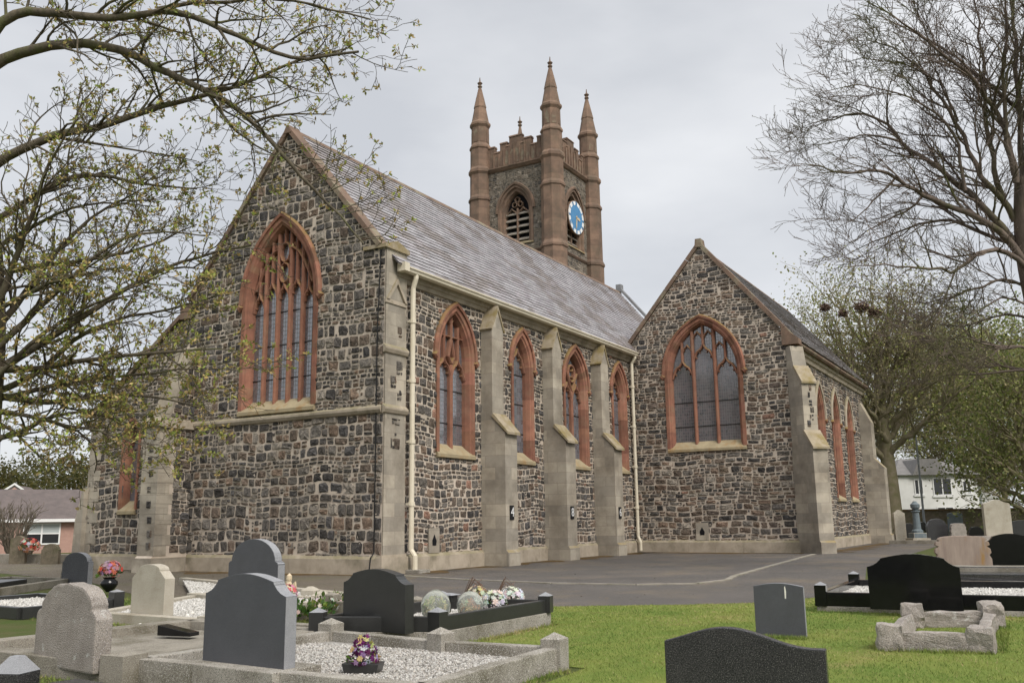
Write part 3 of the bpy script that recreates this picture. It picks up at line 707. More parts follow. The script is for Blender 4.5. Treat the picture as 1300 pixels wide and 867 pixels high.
mb = MB(); mb.prism([(.28, 10.0), (.32, 9.93), (.42, 9.92), (.5, 10.0), (.52, 10.1), (.28, 10.1)], 21.6, 40, lambda n, z, t: F_ASD(t, z, n), m_coping); mb.build('gutter', CH, fix=True)
def downpipe(pts, r=.075):
    mb = MB(); mb.tube(pts, r, m_cream, 10)
    for z in (2.2, 4.3, 6.4, 8.5): mb.tube([(pts[2][0], pts[2][1], z), (pts[2][0], pts[2][1], z + .14)], r * 1.3, m_cream, 10); mb.box((pts[2][0] - .12, pts[2][1], z + .03), (pts[2][0] + .12, pts[2][1] + .16, z + .1), m_cream)
    mb.build('drainpipe', CH, fix=True)
downpipe([(1.36, -.42, 10.3), (1.36, -.42, 10.1), (1.36, -.30, 9.75), (1.36, -.30, 1.0), (1.36, -.30, .75), (1.36, -.46, .55), (1.36, -.46, .12)], .095)
downpipe([(20.92, -.42, 10.3), (20.92, -.42, 10.1), (20.92, -.22, 9.8), (20.92, -.22, 1.0), (20.92, -.22, .8), (20.92, -.34, .5), (20.92, -.34, .1)], .085)
mb = MB(); mb.box((1.1, -.85, 0), (1.7, -.2, .12), m_conc); mb.build('drain_block', CH, fix=True, bevel=.02)
# plinth
def plinth(fr, a, b, n=.14, h=.5, m=m_dress, seg=1.3):
    k = max(1, round((b - a) / seg)); mb = MB()
    for i in range(k):
        u_, v_ = a + (b - a) * i / k, a + (b - a) * (i + 1) / k - .008; g = rng.uniform(.86, 1.1)
        mb.prism([(-.02, -.1), (n, -.1), (n, h), (n - .07, h + .09), (-.02, h + .12)], u_, v_, lambda nn, z, t: fr(t, z, nn), m, (g, g, g))
    mb.build('plinth', CH, fix=True)
plinth(F_GAB, -8.95, .12); plinth(F_GAB, -15.1, -9.9); plinth(F_NAV, 1.25, 21.1); plinth(F_AIS, .02, 8.4); plinth(F_ASD, 21.5, 38.4)
# string course of the chancel
mb = MB(); mb.prism([(-.02, 5.22), (.10, 5.26), (.16, 5.36), (.16, 5.44), (-.02, 5.56)], -9.02, 0.10, lambda n, z, t: F_GAB(t, z, n), m_dress)
mb.build('string_course', CH, fix=True)
# corner pier
mb = MB(); mb.box((.03, -.16, 0), (1.18, .3, 10.95), m_ashlar)
mb.prism([(-.12, 10.95), (1.24, 10.95), (1.24, 11.08), (.56, 11.30), (-.12, 11.08)], -.24, .78, lambda a, b, t: V((a, t, b)), m_offset)
mb.box((-.15, -.26, 0), (1.26, .0, .55), m_dress); mb.box((-.09, -.21, .55), (1.22, 0, .63), m_dress)
for z in (5.24, 7.28): mb.prism([(.0, z), (.07, z + .03), (.12, z + .14), (.12, z + .2), (.0, z + .32)], -.1, 1.2, lambda n, zz, t: V((t, -.155 - n, zz)), m_dress)
mb.prism([(.02, 9.15), (.58, 9.95), (1.14, 9.15), (1.02, 9.15), (.58, 9.76), (.14, 9.15)], -.24, -.1, lambda a, b, t: V((a, t, b)), m_dress)
mb.box((-.02, -.20, 9.02), (1.15, -.1, 9.15), m_dress)
FP = Frame((0, -.165, 0), (1, 0, 0), (0, -1, 0)); rg = random.Random(4)
for (a, b, z0, z1) in ((.66, .92, 7.85, 8.3), (.62, .95, 6.6, 7.1), (.3, .62, 6.1, 6.55), (.62, .92, 5.72, 6.1), (.40, .86, 4.86, 5.12), (.55, .66, 4.5, 4.78), (.35, .86, 4.05, 4.45)):
    stones(mb, FP, [(a, z0), (b, z0), (b, z1), (a, z1)], [], (a, b, z0, z1), rg.randint(1, 99), .4, .5, bulge=.5)
mb.build('corner_pier', CH, fix=True)
mb = MB(); mb.tube([(-.06, .02, 10.9), (-.075, .12, 8), (-.075, .12, .7), (-.22, .14, .55), (-.3, .14, .02)], .022, m_black, 6); mb.build('lightning_cable', CH)
# nave buttresses with a saddleback cap and one weathered offset
def nave_buttress(x0):
    x1 = x0 + .9; mb = MB()
    yz = lambda n, z, t: V((t, -n, z))
    mb.prism([(-.05, 0), (1.22, 0), (1.22, .5), (1.12, .6), (1.12, 5.0), (-.05, 5.0)], x0, x1, yz, m_ashlar)
    mb.prism([(-.05, 5.0), (1.115, 5.0), (.56, 5.62), (-.05, 5.62)], x0, x1, yz, m_ashlar)
    mb.prism([(1.26, 4.93), (1.26, 5.03), (.60, 5.78), (.54, 5.66)], x0 - .04, x1 + .04, yz, m_offset)
    mb.prism([(-.05, 5.62), (.55, 5.62), (.55, 9.15), (-.05, 9.15)], x0 + .02, x1 - .02, yz, m_ashlar)
    xm = (x0 + x1) / 2
    mb.prism([(x0 + .02, 9.15), (x1 - .02, 9.15), (xm, 9.98)], .05, -.55, lambda a, b, t: V((a, t, b)), m_ashlar)
    for sg in (-1, 1):
        mb.prism([(xm + sg * .47, 9.08), (xm + sg * .52, 9.14), (xm, 10.14), (xm, 9.96)], .05, -.60, lambda a, b, t: V((a, t, b)), m_offset)
    return mb.build('buttress', CH, fix=True)
BX = (6.19, 11.26, 16.26)
for x in BX: nave_buttress(x)
# chancel corner buttress that stands forward of the gable
mb = MB(); xz = lambda n, z, t: V((-n, t, z)); Y0, Y1 = 9.02, 9.88
mb.prism([(-.05, 0), (1.64, 0), (1.64, .5), (1.52, .6), (1.52, 5.3), (-.05, 5.3)], Y0, Y1, xz, m_mortar)
mb.prism([(1.38, 5.22), (1.64, 5.26), (1.68, 5.36), (1.68, 5.44), (1.5, 5.58), (1.38, 5.58)], Y0 - .1, Y1 + .05, xz, m_dress)
mb.prism([(.0, 5.22), (1.6, 5.22), (1.6, 5.5), (0, 5.5)], Y0 - .13, Y0 + .05, xz, m_dress)
mb.prism([(-.05, 5.5), (1.15, 5.5), (.75, 6.7), (.15, 8.3), (-.05, 8.6)], Y0 + .03, Y1, xz, m_mortar)
mb.prism([(1.17, 5.5), (1.22, 5.58), (.82, 6.75), (.22, 8.4), (.13, 8.35), (.73, 6.68)], Y0 - .03, Y1 + .04, xz, m_ashlar)
mb.box((-1.68, Y0 - .1, 0), (-.0, Y1 + .06, .52), m_ashlar)
FB1 = Frame((0, Y0, 0), (-1, 0, 0), (0, -1, 0)); FB1.U = V((1, 0, 0))
for z in np.arange(.6, 5.2, .37):
    g = rng.uniform(.88, 1.1); wd = .55 if int(round((z - .6) / .37)) % 2 else .35
    mb.box((-1.535, Y0 - .02, z), (-1.535 + wd + .2, Y1 + .02, z + .36), m_ashlar, (g, g, g))
stones(mb, FB1, [(-.85, .6), (.0, .6), (.0, 5.2), (-.85, 5.2)], [], (-.85, 0, .6, 5.2), 71)
FB2 = Frame((-1.54, 0, 0), (0, -1, 0), (-1, 0, 0)); rg = random.Random(5)
z = .8
while z < 4.9:
    a = -9.6 + rg.uniform(0, .3); stones(mb, FB2, [(a, z), (a + .26, z), (a + .26, z + .3), (a, z + .3)], [], (a, a + .26, z, z + .3), rg.randint(1, 99), .28, .32, bulge=.6); z += rg.uniform(.32, .6)
FB3 = Frame((0, Y0 + .03, 0), (1, 0, 0), (0, -1, 0))
stones(mb, FB3, [(-1.1, 5.6), (0, 5.6), (0, 8.2), (-.1, 8.2), (-.68, 6.7)], [], (-1.1, 0, 5.6, 8.2), 72)
mb.build('buttress', CH, fix=True)
mb = MB()                                              # far corner quoins of the vestry
for i, z in enumerate(np.arange(.55, 6.0, .42)):
    wd = .75 if i % 2 else .42; g = rng.uniform(.8, 1.05); mb.box((-15.14, z, -.3), (-15.14 + wd, z + .41, .06), m_ashlar, (g, g, g), fr=F_GAB)
mb.prism([(-.05, 0), (.5, 0), (.42, 1.9), (.04, 3.2), (-.05, 3.2)], -.55, .2, lambda n, z, t: V((t + .3, 15.1 + n, z)), m_ashlar)
mb.build('quoins', CH, fix=True)
# aisle corner buttress, set diagonally
mb = MB(); dz = lambda n, z, t: V((n, t, z))
mb.prism([(-.3, 0), (1.66, 0), (1.66, .5), (1.56, .6), (1.56, 4.85), (-.3, 4.85)], -.40, .40, dz, m_ashlar)
mb.prism([(-.3, 4.85), (1.55, 4.85), (1.0, 5.6), (-.3, 5.6)], -.38, .38, dz, m_ashlar)
mb.prism([(1.68, 4.78), (1.68, 4.88), (1.02, 5.72), (.94, 5.6)], -.45, .45, dz, m_offset)
mb.prism([(-.3, 5.6), (1.0, 5.6), (1.0, 8.0), (-.3, 8.0)], -.37, .37, dz, m_ashlar)
mb.prism([(-.3, 8.0), (1.0, 8.0), (.45, 8.8), (.25, 9.9), (-.3, 9.9)], -.37, .37, dz, m_ashlar)
mb.prism([(1.10, 7.94), (1.10, 8.04), (.50, 8.9), (.43, 8.8)], -.42, .42, dz, m_offset)
FQ = Frame((1.005, 0, 0), (0, 1, 0), (1, 0, 0)); rg = random.Random(8); z = 5.85
while z < 7.6:
    a = rg.uniform(-.3, .06); stones(mb, FQ, [(a, z), (a + .22, z), (a + .22, z + .34), (a, z + .34)], [], (a, a + .22, z, z + .34), rg.randint(1, 99), .3, .36, bulge=.5); z += rg.uniform(.3, .5)
mb.build('buttress', CH, loc=(21.45, -8.62, 0), rz=R(227), fix=True)
# far corner buttress of the aisle
mb = MB(); yz2 = lambda n, z, t: V((t, -8.45 - n, z))
mb.prism([(-.05, 0), (1.4, 0), (1.4, .5), (1.28, .6), (1.28, 4.7), (.72, 5.3), (.72, 7.6), (.15, 8.9), (-.05, 8.9)], 38.4, 39.5, yz2, m_ashlar)
mb.build('buttress', CH, fix=True)
# ventilation blocks low in the walls
def vent(fr, u):
    mb = MB(); mb.box((u - .32, .6, -.05), (u + .32, 1.45, .09), m_ashlar, fr=fr)
    mb.prism([(u - .11, .85), (u + .11, .85), (u + .13, 1.02), (u, 1.24), (u - .13, 1.02)], .05, .096, lambda a, z, n: fr(a, z, n), m_dark)
    mb.build('air_vent', CH, fix=True)
vent(F_NAV, 3.0); vent(F_AIS, 3.55)

# ------------------------------------------------------------------ tower
TW = empty('tower', (0, 0, 0)); TW.parent = CH
A_TE = Arch(-(TY + 3.25), 1.55, 22.3, 24.9, 27.05); A_TS = Arch(TX + 3.45, 1.55, 22.3, 24.9, 27.1)
for fr, A, u0_, sd_ in ((F_TE, A_TE, -(TY + TS), 51), (F_TS, A_TS, TX, 52)):
    mbm = m_mortar2 = MAT('grey_mortar', (.23, .195, .155), (.175, .15, .12), 1.5, .95, .1) if sd_ == 51 else m_mortar2
    wall('wall', fr, [(u0_, 12), (u0_ + TS, 12), (u0_ + TS, 28.7), (u0_, 28.7)], [A], sd_, parent=TW, mortar=m_mortar2, pal=PAL_G, hmin=.24, hmax=.42, bulge=.6)
mb = MB(); mb.box((TX + .6, TY + .6, 0), (TX + TS, TY + TS, 28.6), m_mortar2); mb.build('core', TW, fix=True)
for fr, A in ((F_TE, A_TE), (F_TS, A_TS)):
    mb = MB(); ring(mb, fr, A, [(0, -.02), (0, .07), (.2, .07), (.26, -.1), (.45, -.12), (.55, -.35), (.57, -.6)], m_tred, blk=False)
    ring(mb, fr, A, [(.02, .05), (0, .16), (-.14, .18), (-.2, .08), (-.2, -.02)], m_tred, arch_only=True, blk=False)
    p = A.pts(.56); mb.add([fr(u, z, -.55) for u, z in p], [list(range(len(p)))], m_dark)
    ai = A.a - .55; bar(mb, fr, [(A.cu, A.zb), (A.cu, A.zs + .3)], .16, -.5, -.22, m_tred)
    for sg in (-1, 1): head(mb, fr, A.cu + sg * ai / 2, ai / 2, A.zs - .3, A.zs + .35, -.5, -.24, m_tred, .10)
    for s2 in range(3):
        cu, cz = A.cu + (0, -.25, .25)[s2], A.zs + (1.0, .62, .62)[s2]
        bar(mb, fr, [(cu + .2 * math.cos(t * math.pi / 5), cz + .2 * math.sin(t * math.pi / 5)) for t in range(11)], .08, -.5, -.24, m_tred)
    z = A.zb + .25
    while z < A.zs + .1:
        for sg in (-1, 1):
            a, b = sorted((A.cu + sg * .08, A.cu + sg * ai)); mb.prism([(-.5, z + .30), (-.46, z + .34), (-.22, z + .1), (-.26, z + .04)], a, b, lambda n, zz, t: fr(t, zz, n), m_louvre)
        z += .52
    mb.prism([(.12, A.zb - .1), (.12, A.zb), (-.5, A.zb + .3), (-.5, A.zb - .1)], A.cu - A.a, A.cu + A.a, lambda n, zz, t: fr(t, zz, n), m_sill)
    mb.build('belfry_window', TW, fix=True)
for (z, h, n) in ((21.4, .3, .16), (28.3, .45, .28)):
    for fr, a in ((F_TE, -(TY + TS)), (F_TS, TX)):
        mb = MB()
        mb.prism([(-.02, z), (n * .5, z + h * .2), (n, z + h * .6), (n, z + h * .8), (-.02, z + h)], a, a + TS, lambda nn, zz, t: fr(t, zz, nn), m_tred); mb.build('string_course', TW, fix=True)
# parapet : stepped battlements over blind panels, on all four sides
F_TN = Frame((0, TY + TS, 0), (1, 0, 0), (0, 1, 0)); F_TW = Frame((TX + TS, 0, 0), (0, -1, 0), (1, 0, 0))
mb = MB()
for fr, a in ((F_TE, -(TY + TS)), (F_TS, TX), (F_TN, TX), (F_TW, -(TY + TS))):
    g = .72; steps = [(.7, 30.45), (1.28, 29.95), (1.82, 30.6), (2.42, 30.3), (2.66, 31.0), (3.74, 30.3), (3.98, 30.6), (4.58, 29.95), (5.12, 30.45)]
    ends = [s[0] for s in steps[1:]] + [TS - .7]
    for (s0, top), s1 in zip(steps, ends):
        mb.box((a + s0, 28.7, -.42), (a + s1, top, 0), m_tred, fr=fr); mb.prism([(-.48, top), (.06, top), (-.02, top + .14), (-.40, top + .14)], a + s0 - .03, a + s1 + .03, lambda nn, zz, t: fr(t, zz, nn), m_tred)
    u = a + .75
    while u < a + TS - .7:
        k = (u - a); top = min([t for s, t in steps if s <= k][-1] if k >= .7 else 30.45, [t for s, t in steps if s <= k + .42][-1])
        mb.box((u, 28.75, -.02), (u + .09, min(top, 30.6) - .12, .09), m_tred, fr=fr)
        mb.prism([(u + .13, 28.85), (u + .42, 28.85), (u + .42, min(top, 30.6) - .55), (u + .275, min(top, 30.6) - .25), (u + .13, min(top, 30.6) - .55)], 0, .012, lambda a_, b_, n: fr(a_, b_, n), m_coping, (.5, .5, .5))
        u += .465
mb.build('parapet', TW, fix=True)
def turret(x, y, dz_=0., sc=1.):
    mb = MB(); r = .86
    prof = [(r * 1.14, 12), (r * 1.14, 21.35), (r * 1.24, 21.45), (r * 1.24, 21.6), (r * 1.06, 21.9), (r * 1.04, 26.1), (r * 1.14, 26.2), (r * 1.14, 26.36), (r * .98, 26.6), (r * .97, 28.3), (r * 1.12, 28.5), (r * 1.12, 28.72), (r * .94, 28.95), (r * .93, 30.45), (r * 1.02, 30.55), (r * 1.02, 30.68), (r * .84, 30.95), (r * .82, 32.3), (r * .98, 32.5), (r * .98, 32.68), (r * .82, 32.85), (r * .56, 34.05), (r * .60, 34.1), (r * .58, 34.2), (r * .17, 35.75), (r * .12, 35.85)]
    prof = [(q * (1 if z < 29 else sc), z + (dz_ if z > 29 else 0)) for q, z in prof]
    mb.lathe(prof, m_tred, (x, y, 0), 8, ph=R(22.5))
    for k in range(8):
        a = k * math.pi / 4; c, s = math.cos(a), math.sin(a); f = Frame((x + c * r * .775 * sc, y + s * r * .775 * sc, dz_), (-s, c, 0), (c, s, 0))
        mb.prism([(-.17, 31.05), (.17, 31.05), (.17, 31.85), (0, 32.2), (-.17, 31.85)], -.05, .022, lambda u, z, n: f(u, z, n), m_coping, (.55, .55, .55))
    mb.lathe([(.09, 35.8), (.20, 35.95), (.10, 36.1), (.22, 36.25), (.06, 36.4), (.03, 36.75)], m_coping, (x, y, dz_), 8, c=(.35, .33, .33))
    return mb.build('turret', TW)
for x in (TX, TX + TS):
    for y in (TY, TY + TS): turret(x, y, *((-.85, .72) if (x > TX and y > TY) else ()))
mb = MB(); cc = V((TX + 3.55, TY - .06, 24.75)); fr = Frame(cc, (1, 0, 0), (0, -1, 0))
circ = lambda r, n=40: [(r * math.cos(k * 2 * math.pi / n), r * math.sin(k * 2 * math.pi / n)) for k in range(n)]
mb.prism(circ(1.30), 0, .10, lambda a, b, n: fr(a, b, n), m_white); mb.prism(circ(1.0), .1, .112, lambda a, b, n: fr(a, b, n), m_clock)
mb.prism(circ(1.35), -.05, .06, lambda a, b, n: fr(a, b, n), m_tred)
NUM = ['XII', 'I', 'II', 'III', 'IV', 'V', 'VI', 'VII', 'VIII', 'IX', 'X', 'XI']
for k, s in enumerate(NUM):
    a = math.pi / 2 - k * math.pi / 6; rc = 1.15; wd = {'I': .055, 'V': .15, 'X': .15}; tot = sum(wd[c] for c in s); x = -tot / 2
    rx, rz_ = V((math.sin(a), -math.cos(a))), V((math.cos(a), math.sin(a)))
    def P(x_, z_): q = rz_ * (rc + z_) + rx * x_; return (q.x, q.y)
    def stroke(x0, z0, x1, z1, t=.035):
        mb.prism([P(x0 - t / 2, z0), P(x0 + t / 2, z0), P(x1 + t / 2, z1), P(x1 - t / 2, z1)], .1, .125, lambda a_, b_, n: fr(a_, b_, n), m_clock)
    for c in s:
        m_ = x + wd[c] / 2
        if c == 'I': stroke(m_, -.12, m_, .12)
        elif c == 'V': stroke(m_, -.15, m_ - .055, .15); stroke(m_, -.15, m_ + .055, .15)
        else: stroke(m_ - .055, -.15, m_ + .055, .15); stroke(m_ + .055, -.15, m_ - .055, .15)
        x += wd[c]
CK = mb.build('clock', TW, fix=True)
mb = MB()
for a, l, wd in ((R(90 - 100), .62, .11), (R(90 - 186), .95, .08)):
    d = V((math.cos(a), math.sin(a))); q = V((-d.y, d.x)); pts = [d * -.15 + q * wd / 2, d * l * .7 + q * wd, d * l, d * l * .7 - q * wd, d * -.15 - q * wd / 2]
    mb.prism([(p.x, p.y) for p in pts], .13, .15, lambda a_, b_, n: fr(a_, b_, n), m_plast)
mb.build('clock_hands', TW, fix=True)

# ------------------------------------------------------------------ number signs on the buttresses
def text_mesh(s, size):
    cu = bpy.data.curves.new('numeral', 'FONT'); cu.body = s; cu.size = size; cu.extrude = .004; cu.align_x = 'CENTER'; cu.align_y = 'CENTER'
    o = bpy.data.objects.new('tmp', cu); COL.objects.link(o); bpy.context.view_layer.update()
    me = bpy.data.meshes.new_from_object(o.evaluated_get(bpy.context.evaluated_depsgraph_get())); bpy.data.objects.remove(o); return me
for x, s, lb in zip(BX, '486', ('black plaque with a white 4 on the nearest nave buttress', 'black number plaque on the middle nave buttress', 'black number plaque on the farthest nave buttress beside the drainpipe')):
    t = empty('number_sign', (x + .42, -1.125, 1.98), 0, lb, 'sign', 'number plaques on the nave buttresses')
    mb = MB(); mb.box((-.15, -.03, -.27), (.15, 0, .27), m_black); mb.build('plaque', t, fix=True, bevel=.01)
    me = text_mesh(s, .5); me.materials.append(m_white); o = link('numeral', me, t, (0.02, -.035, 0)); o.rotation_euler = (R(90), 0, 0)

exec_after = []
# ------------------------------------------------------------------ headstones
def curve_top(kind):
    P = []
    def arc(x0, z0, x1, z1, bul, n=8):
        for i in range(n + 1):
            t = i / n; P.append((x0 + (x1 - x0) * t, z0 + (z1 - z0) * t + bul * math.sin(math.pi * t)))
    if kind == 'concave':                      # hollow shoulders, small step, segmental arch
        left = [(-.5, .76)] + [(-.5 + .16 * (1 - math.cos(t * math.pi / 12)), .76 + .11 * math.sin(t * math.pi / 12)) for t in range(1, 7)]
        left = [(-.5, .765), (-.475, .775), (-.43, .80), (-.39, .84), (-.36, .885), (-.355, .885), (-.345, .92)]
        mid = [(-.345 + .69 * i / 12, .92 + .08 * math.sin(math.pi * i / 12)) for i in range(1, 12)]
        return left + mid + [(-x, z) for x, z in reversed(left)]
    if kind == 'round':
        left = [(-.5, .70), (-.48, .725), (-.44, .735)]
        mid = [(-.44 * math.cos(math.pi * i / 16), .735 + .265 * math.sin(math.pi * i / 16)) for i in range(1, 16)]
        return left + mid + [(-x, z) for x, z in reversed(left)]
    if kind == 'rough':
        left = [(-.5, .56), (-.47, .62), (-.43, .66)]
        mid = [(-.42 * math.cos(math.pi * i / 16), .68 + .32 * math.sin(math.pi * i / 16)) for i in range(0, 17)]
        return left + mid + [(-x, z) for x, z in reversed(left)]
    if kind == 'slope':
        left = [(-.5, .72), (-.34, .865), (-.32, .86), (-.32, .89)]
        mid = [(-.32 * math.cos(math.pi * i / 12), .89 + .11 * math.sin(math.pi * i / 12)) for i in range(1, 12)]
        return left + mid + [(-x, z) for x, z in reversed(left)]
    if kind == 'ogee':
        return [(-.5 + i / 24, .80 + .20 * (.5 + .5 * math.cos(2 * math.pi * max(-.5, min(.5, (-.5 + i / 24 + .10) * .95))))) for i in range(25)]
    if kind == 'segment': return [(-.5 + i / 14, .94 + .06 * math.sin(math.pi * i / 14)) for i in range(15)]
    if kind == 'peak': return [(-.5, .88), (-.47, .905), (-.3, .93), (-.12, .985), (0, 1), (.12, .985), (.3, .93), (.47, .905), (.5, .88)]
    if kind == 'scallop':
        s = [(.30, .985), (.40, .955), (.44, .90), (.40, .87), (.47, .84), (.485, .76), (.43, .72), (.49, .66), (.50, .56), (.46, .50), (.50, .40)]
        return [(-x, z) for x, z in reversed(s)] + [(-.15, 1.0), (0, 1.0), (.15, 1.0)] + s
    if kind == 'square': return [(-.5, 1), (.5, 1)]
def headstone(name, label, L_, ru, top, kind, m, th=.12, ang=-93, z0=0., base_v=None, edge=None, group='headstones in the churchyard', bev=.008, sink=.1, cat='headstone', plinth_h=0, jag=0.):
    """L_ photo pixel of its left foot, ru photo column of its right edge, top photo row of its crown"""
    a = gz(L_[0], L_[1], z0) if len(L_) == 2 else at(L_[0], L_[1], L_[2])
    d = V((math.cos(R(ang)), math.sin(R(ang)), 0)); lo, hi = .1, 6.
    for _ in range(40):
        w_ = (lo + hi) / 2; q = a + d * w_ - V(CAM); u = 650 + FPX * q.dot(cR) / q.dot(cF)
        if u < ru: lo = w_
        else: hi = w_
    c = a + d * w_ / 2; h = ez((L_[0] + ru) / 2, top, c) - z0
    mb = MB(); pr = [(-w_ / 2, -sink), *[(x * w_, z * h) for x, z in curve_top(kind)], (w_ / 2, -sink)]
    if jag: rj = random.Random(3); pr = [(x + rj.uniform(-jag, jag), z + rj.uniform(-jag, jag)) if z > 0 else (x, z) for x, z in pr]
    n = len(pr); f = lambda x, z, t: V((x, t, z))
    mb.prism(pr, 0, th, f, m)
    if edge:                                   # the sawn sides keep a paler grain than the worked back
        for i in range(1, n - 2): pass
        i0 = mb.mi(edge)
        for i in range(n): mb.m[i] = i0
    o = mb.build(name, None, (c.x, c.y, z0), R(ang), fix=True, bevel=bev)
    tag(o, label, cat, group)
    return o, c, w_, h
hs = headstone
G1 = hs('headstone', 'matt dark grey granite headstone with hollow shoulders, nearest behind the purple flowers', (257, 838), 360, 728, 'concave', m_greyg, .15, -94, .25, edge=m_greye, sink=0)
G2 = hs('headstone', 'tall dark grey round-topped headstone rising directly behind the matt hollow-shouldered one', (287, 788), 350, 684, 'round', m_greyg, .15, -96, .1, edge=m_greye)
G3 = hs('headstone', 'polished dark headstone with hollow shoulders at the head of the black kerbed grave with flowers', (435, 797), 514, 722, 'concave', m_darkg, .16, -100, .2, sink=0)
G4 = hs('headstone', 'pale sandstone headstone with sloping shoulders beside the pot of red flowers', (165, 779), 207, 716, 'slope', m_pale, .2, -93, .15)
G5 = hs('headstone', 'rough speckled grey stone headstone with rounded top, on a worn concrete kerb', (42, 832), 118, 740, 'rough', m_rough, .20, -97, .2, bev=.03, jag=.012)
G6 = hs('headstone', 'small blue-grey round-topped headstone near the path, beyond the rough speckled one', (77, 743), 110, 701, 'round', m_greyg, .2, -80, 0., edge=m_greye)
G7 = hs('headstone', 'slim slate-grey headstone with a faintly arched top and a white streak, on the lawn', (960, 808), 1024, 740, 'segment', m_greyg, .08, -88, 0., edge=m_greye)
mb = MB(); mb.prism([(-.008, 0), (.008, 0), (.014, .1), (.004, .17), (-.008, .16)], -.004, .001, lambda a, b, t: V((a, t, b)), m_shell); mb.build('white_streak', G7[0], (G7[2] * .14, 0, G7[3] * .72), 0, fix=True)
G8 = hs('headstone', 'large polished speckled granite headstone with a wavy top, nearest on the lawn', (847, 906), 1055, 797, 'ogee', m_greyp, .10, -84, 0., edge=m_greyp, bev=.010)
G9 = hs('headstone', 'wide glossy black headstone with stepped arched top, behind the broken lichened stone kerb', (1105, 773), 1224, 703, 'concave', m_blackg, .14, -85, .12, sink=0)
G10 = hs('headstone', 'weathered buff stone with scalloped edges behind the glossy black headstone', (1190, 729), 1262, 680, 'scallop', m_buff, .2, -72, 0., bev=.02)
G11 = hs('headstone', 'black arched headstone beside the scalloped buff stone', (1255, 724), 1318, 677, 'concave', m_blackg, .14, -72, 0.)
G12 = hs('headstone', 'tall buff headstone with peaked top on a rough stepped base before the boundary wall', (1253, 684, 46), 1287, 634, 'peak', m_pale, .25, -62, .5)
mb = MB(); mb.box((-1.3, -.5, -.1), (1.3, .9, .35), m_rough); mb.box((-1., -.3, .35), (1., .7, .62), m_rough)
mb.build('stepped_base', G12[0], (0, 0, -.5), 0, fix=True, bevel=.03)

# ------------------------------------------------------------------ kerbed graves
def kerb_grave(name, label, corners, z0, z1, m, wd=.14, post=None, posts=(), base=None, group='kerbed graves', skip=()):
    """corners in plan, going round; rails between them; posts (w, top, cap) at the listed corners"""
    c0 = V((*corners[0], 0)); g = empty(name, c0, 0, label, 'grave kerb', group); n = len(corners)
    for i in range(n):
        if i in skip: continue
        a, b = V(corners[i]) - c0.xy, V(corners[(i + 1) % n]) - c0.xy; d = b - a; l = d.length; ang = math.atan2(d.y, d.x)
        ia = (post[0] / 2 - .01) if (post and i in posts) else 0; ib = (post[0] / 2 - .01) if (post and (i + 1) % n in posts) else 0
        mb = MB(); mb.box((ia, -wd / 2, z0), (l - ib, wd / 2, z1), m)
        mb.build('kerb_rail', g, (a.x, a.y, 0), ang, fix=True, bevel=.012)
        if base:
            mb = MB(); mb.box((-wd * .6, -wd * .62, -.05), (l + wd * .6, wd * .62, z0 - .002), base); mb.build('kerb_base', g, (a.x, a.y, 0), ang, fix=True, bevel=.01)
    for i in posts:
        a = V(corners[i]) - c0.xy; b = V(corners[(i + 1) % n]) - c0.xy; ang = math.atan2(b.y - a.y, b.x - a.x); w_, tp, cap = post; h = w_ / 2
        mb = MB(); mb.box((-h, -h, z0 if base else -.05), (h, h, tp), m)
        vs = [(-h, -h, tp), (h, -h, tp), (h, h, tp), (-h, h, tp), (0, 0, tp + cap)]; mb.add(vs, [(0, 1, 4), (1, 2, 4), (2, 3, 4), (3, 0, 4)], m if m not in (m_blackg, m_darkg) else m_greye)
        mb.build('corner_post', g, (a.x, a.y, 0), ang, fix=True)
    return g
def chips(name, poly, z, n, sz, pal, seed, depth=.05):
    rg = np.random.default_rng(seed); P = np.array(poly); lo, hi = P.min(0), P.max(0); pts = np.empty((0, 2))
    def ins(q):
        r = np.ones(len(q), bool)
        for i in range(len(P)):
            a, b = P[i], P[(i + 1) % len(P)]; r &= ((b[0] - a[0]) * (q[:, 1] - a[1]) - (b[1] - a[1]) * (q[:, 0] - a[0])) * sgn >= 0
        return r
    sgn = np.sign(sum(P[i][0] * P[(i + 1) % len(P)][1] - P[(i + 1) % len(P)][0] * P[i][1] for i in range(len(P))))
    while len(pts) < n:
        q = rg.uniform(lo, hi, (n, 2)); pts = np.concatenate([pts, q[ins(q)]])
    pts = pts[:n]; oc = np.array([(1, 0, 0), (-1, 0, 0), (0, 1, 0), (0, -1, 0), (0, 0, .7), (0, 0, -.7)]); F_ = np.array([(0, 2, 4), (2, 1, 4), (1, 3, 4), (3, 0, 4), (2, 0, 5), (1, 2, 5), (3, 1, 5), (0, 3, 5)])
    s = rg.uniform(sz * .5, sz * 1.3, (n, 1, 1)) * rg.uniform(.6, 1.3, (n, 6, 1)); A_ = rg.normal(size=(n, 3, 3)); Q = np.linalg.qr(A_)[0]
    v = np.einsum('nij,kj->nki', Q, oc) * s; v[:, :, :2] += pts[:, None, :]; v[:, :, 2] += z + rg.uniform(0, sz * .6, (n, 1))
    v = np.concatenate([v.reshape(-1, 3), np.array([(p[0], p[1], z - .004) for p in poly])])
    tr = (F_[None] + np.arange(n)[:, None, None] * 6).reshape(-1, 3)
    k = n * 6; fan = np.array([(k, k + i, k + i + 1) for i in range(1, len(poly) - 1)]); tr = np.concatenate([tr, fan])
    col = np.repeat(np.array(pal)[rg.integers(0, len(pal), n)] * rg.uniform(.75, 1.15, (n, 1)), 8, 0); col = np.concatenate([col, np.tile(np.array(pal).mean(0) * .7, (len(fan), 1))])
    me = mesh_np(name, v, np.empty((0, 4), int), tr, [m_chip], col=col); o = link(name, me); return tag(o, kind='stuff')
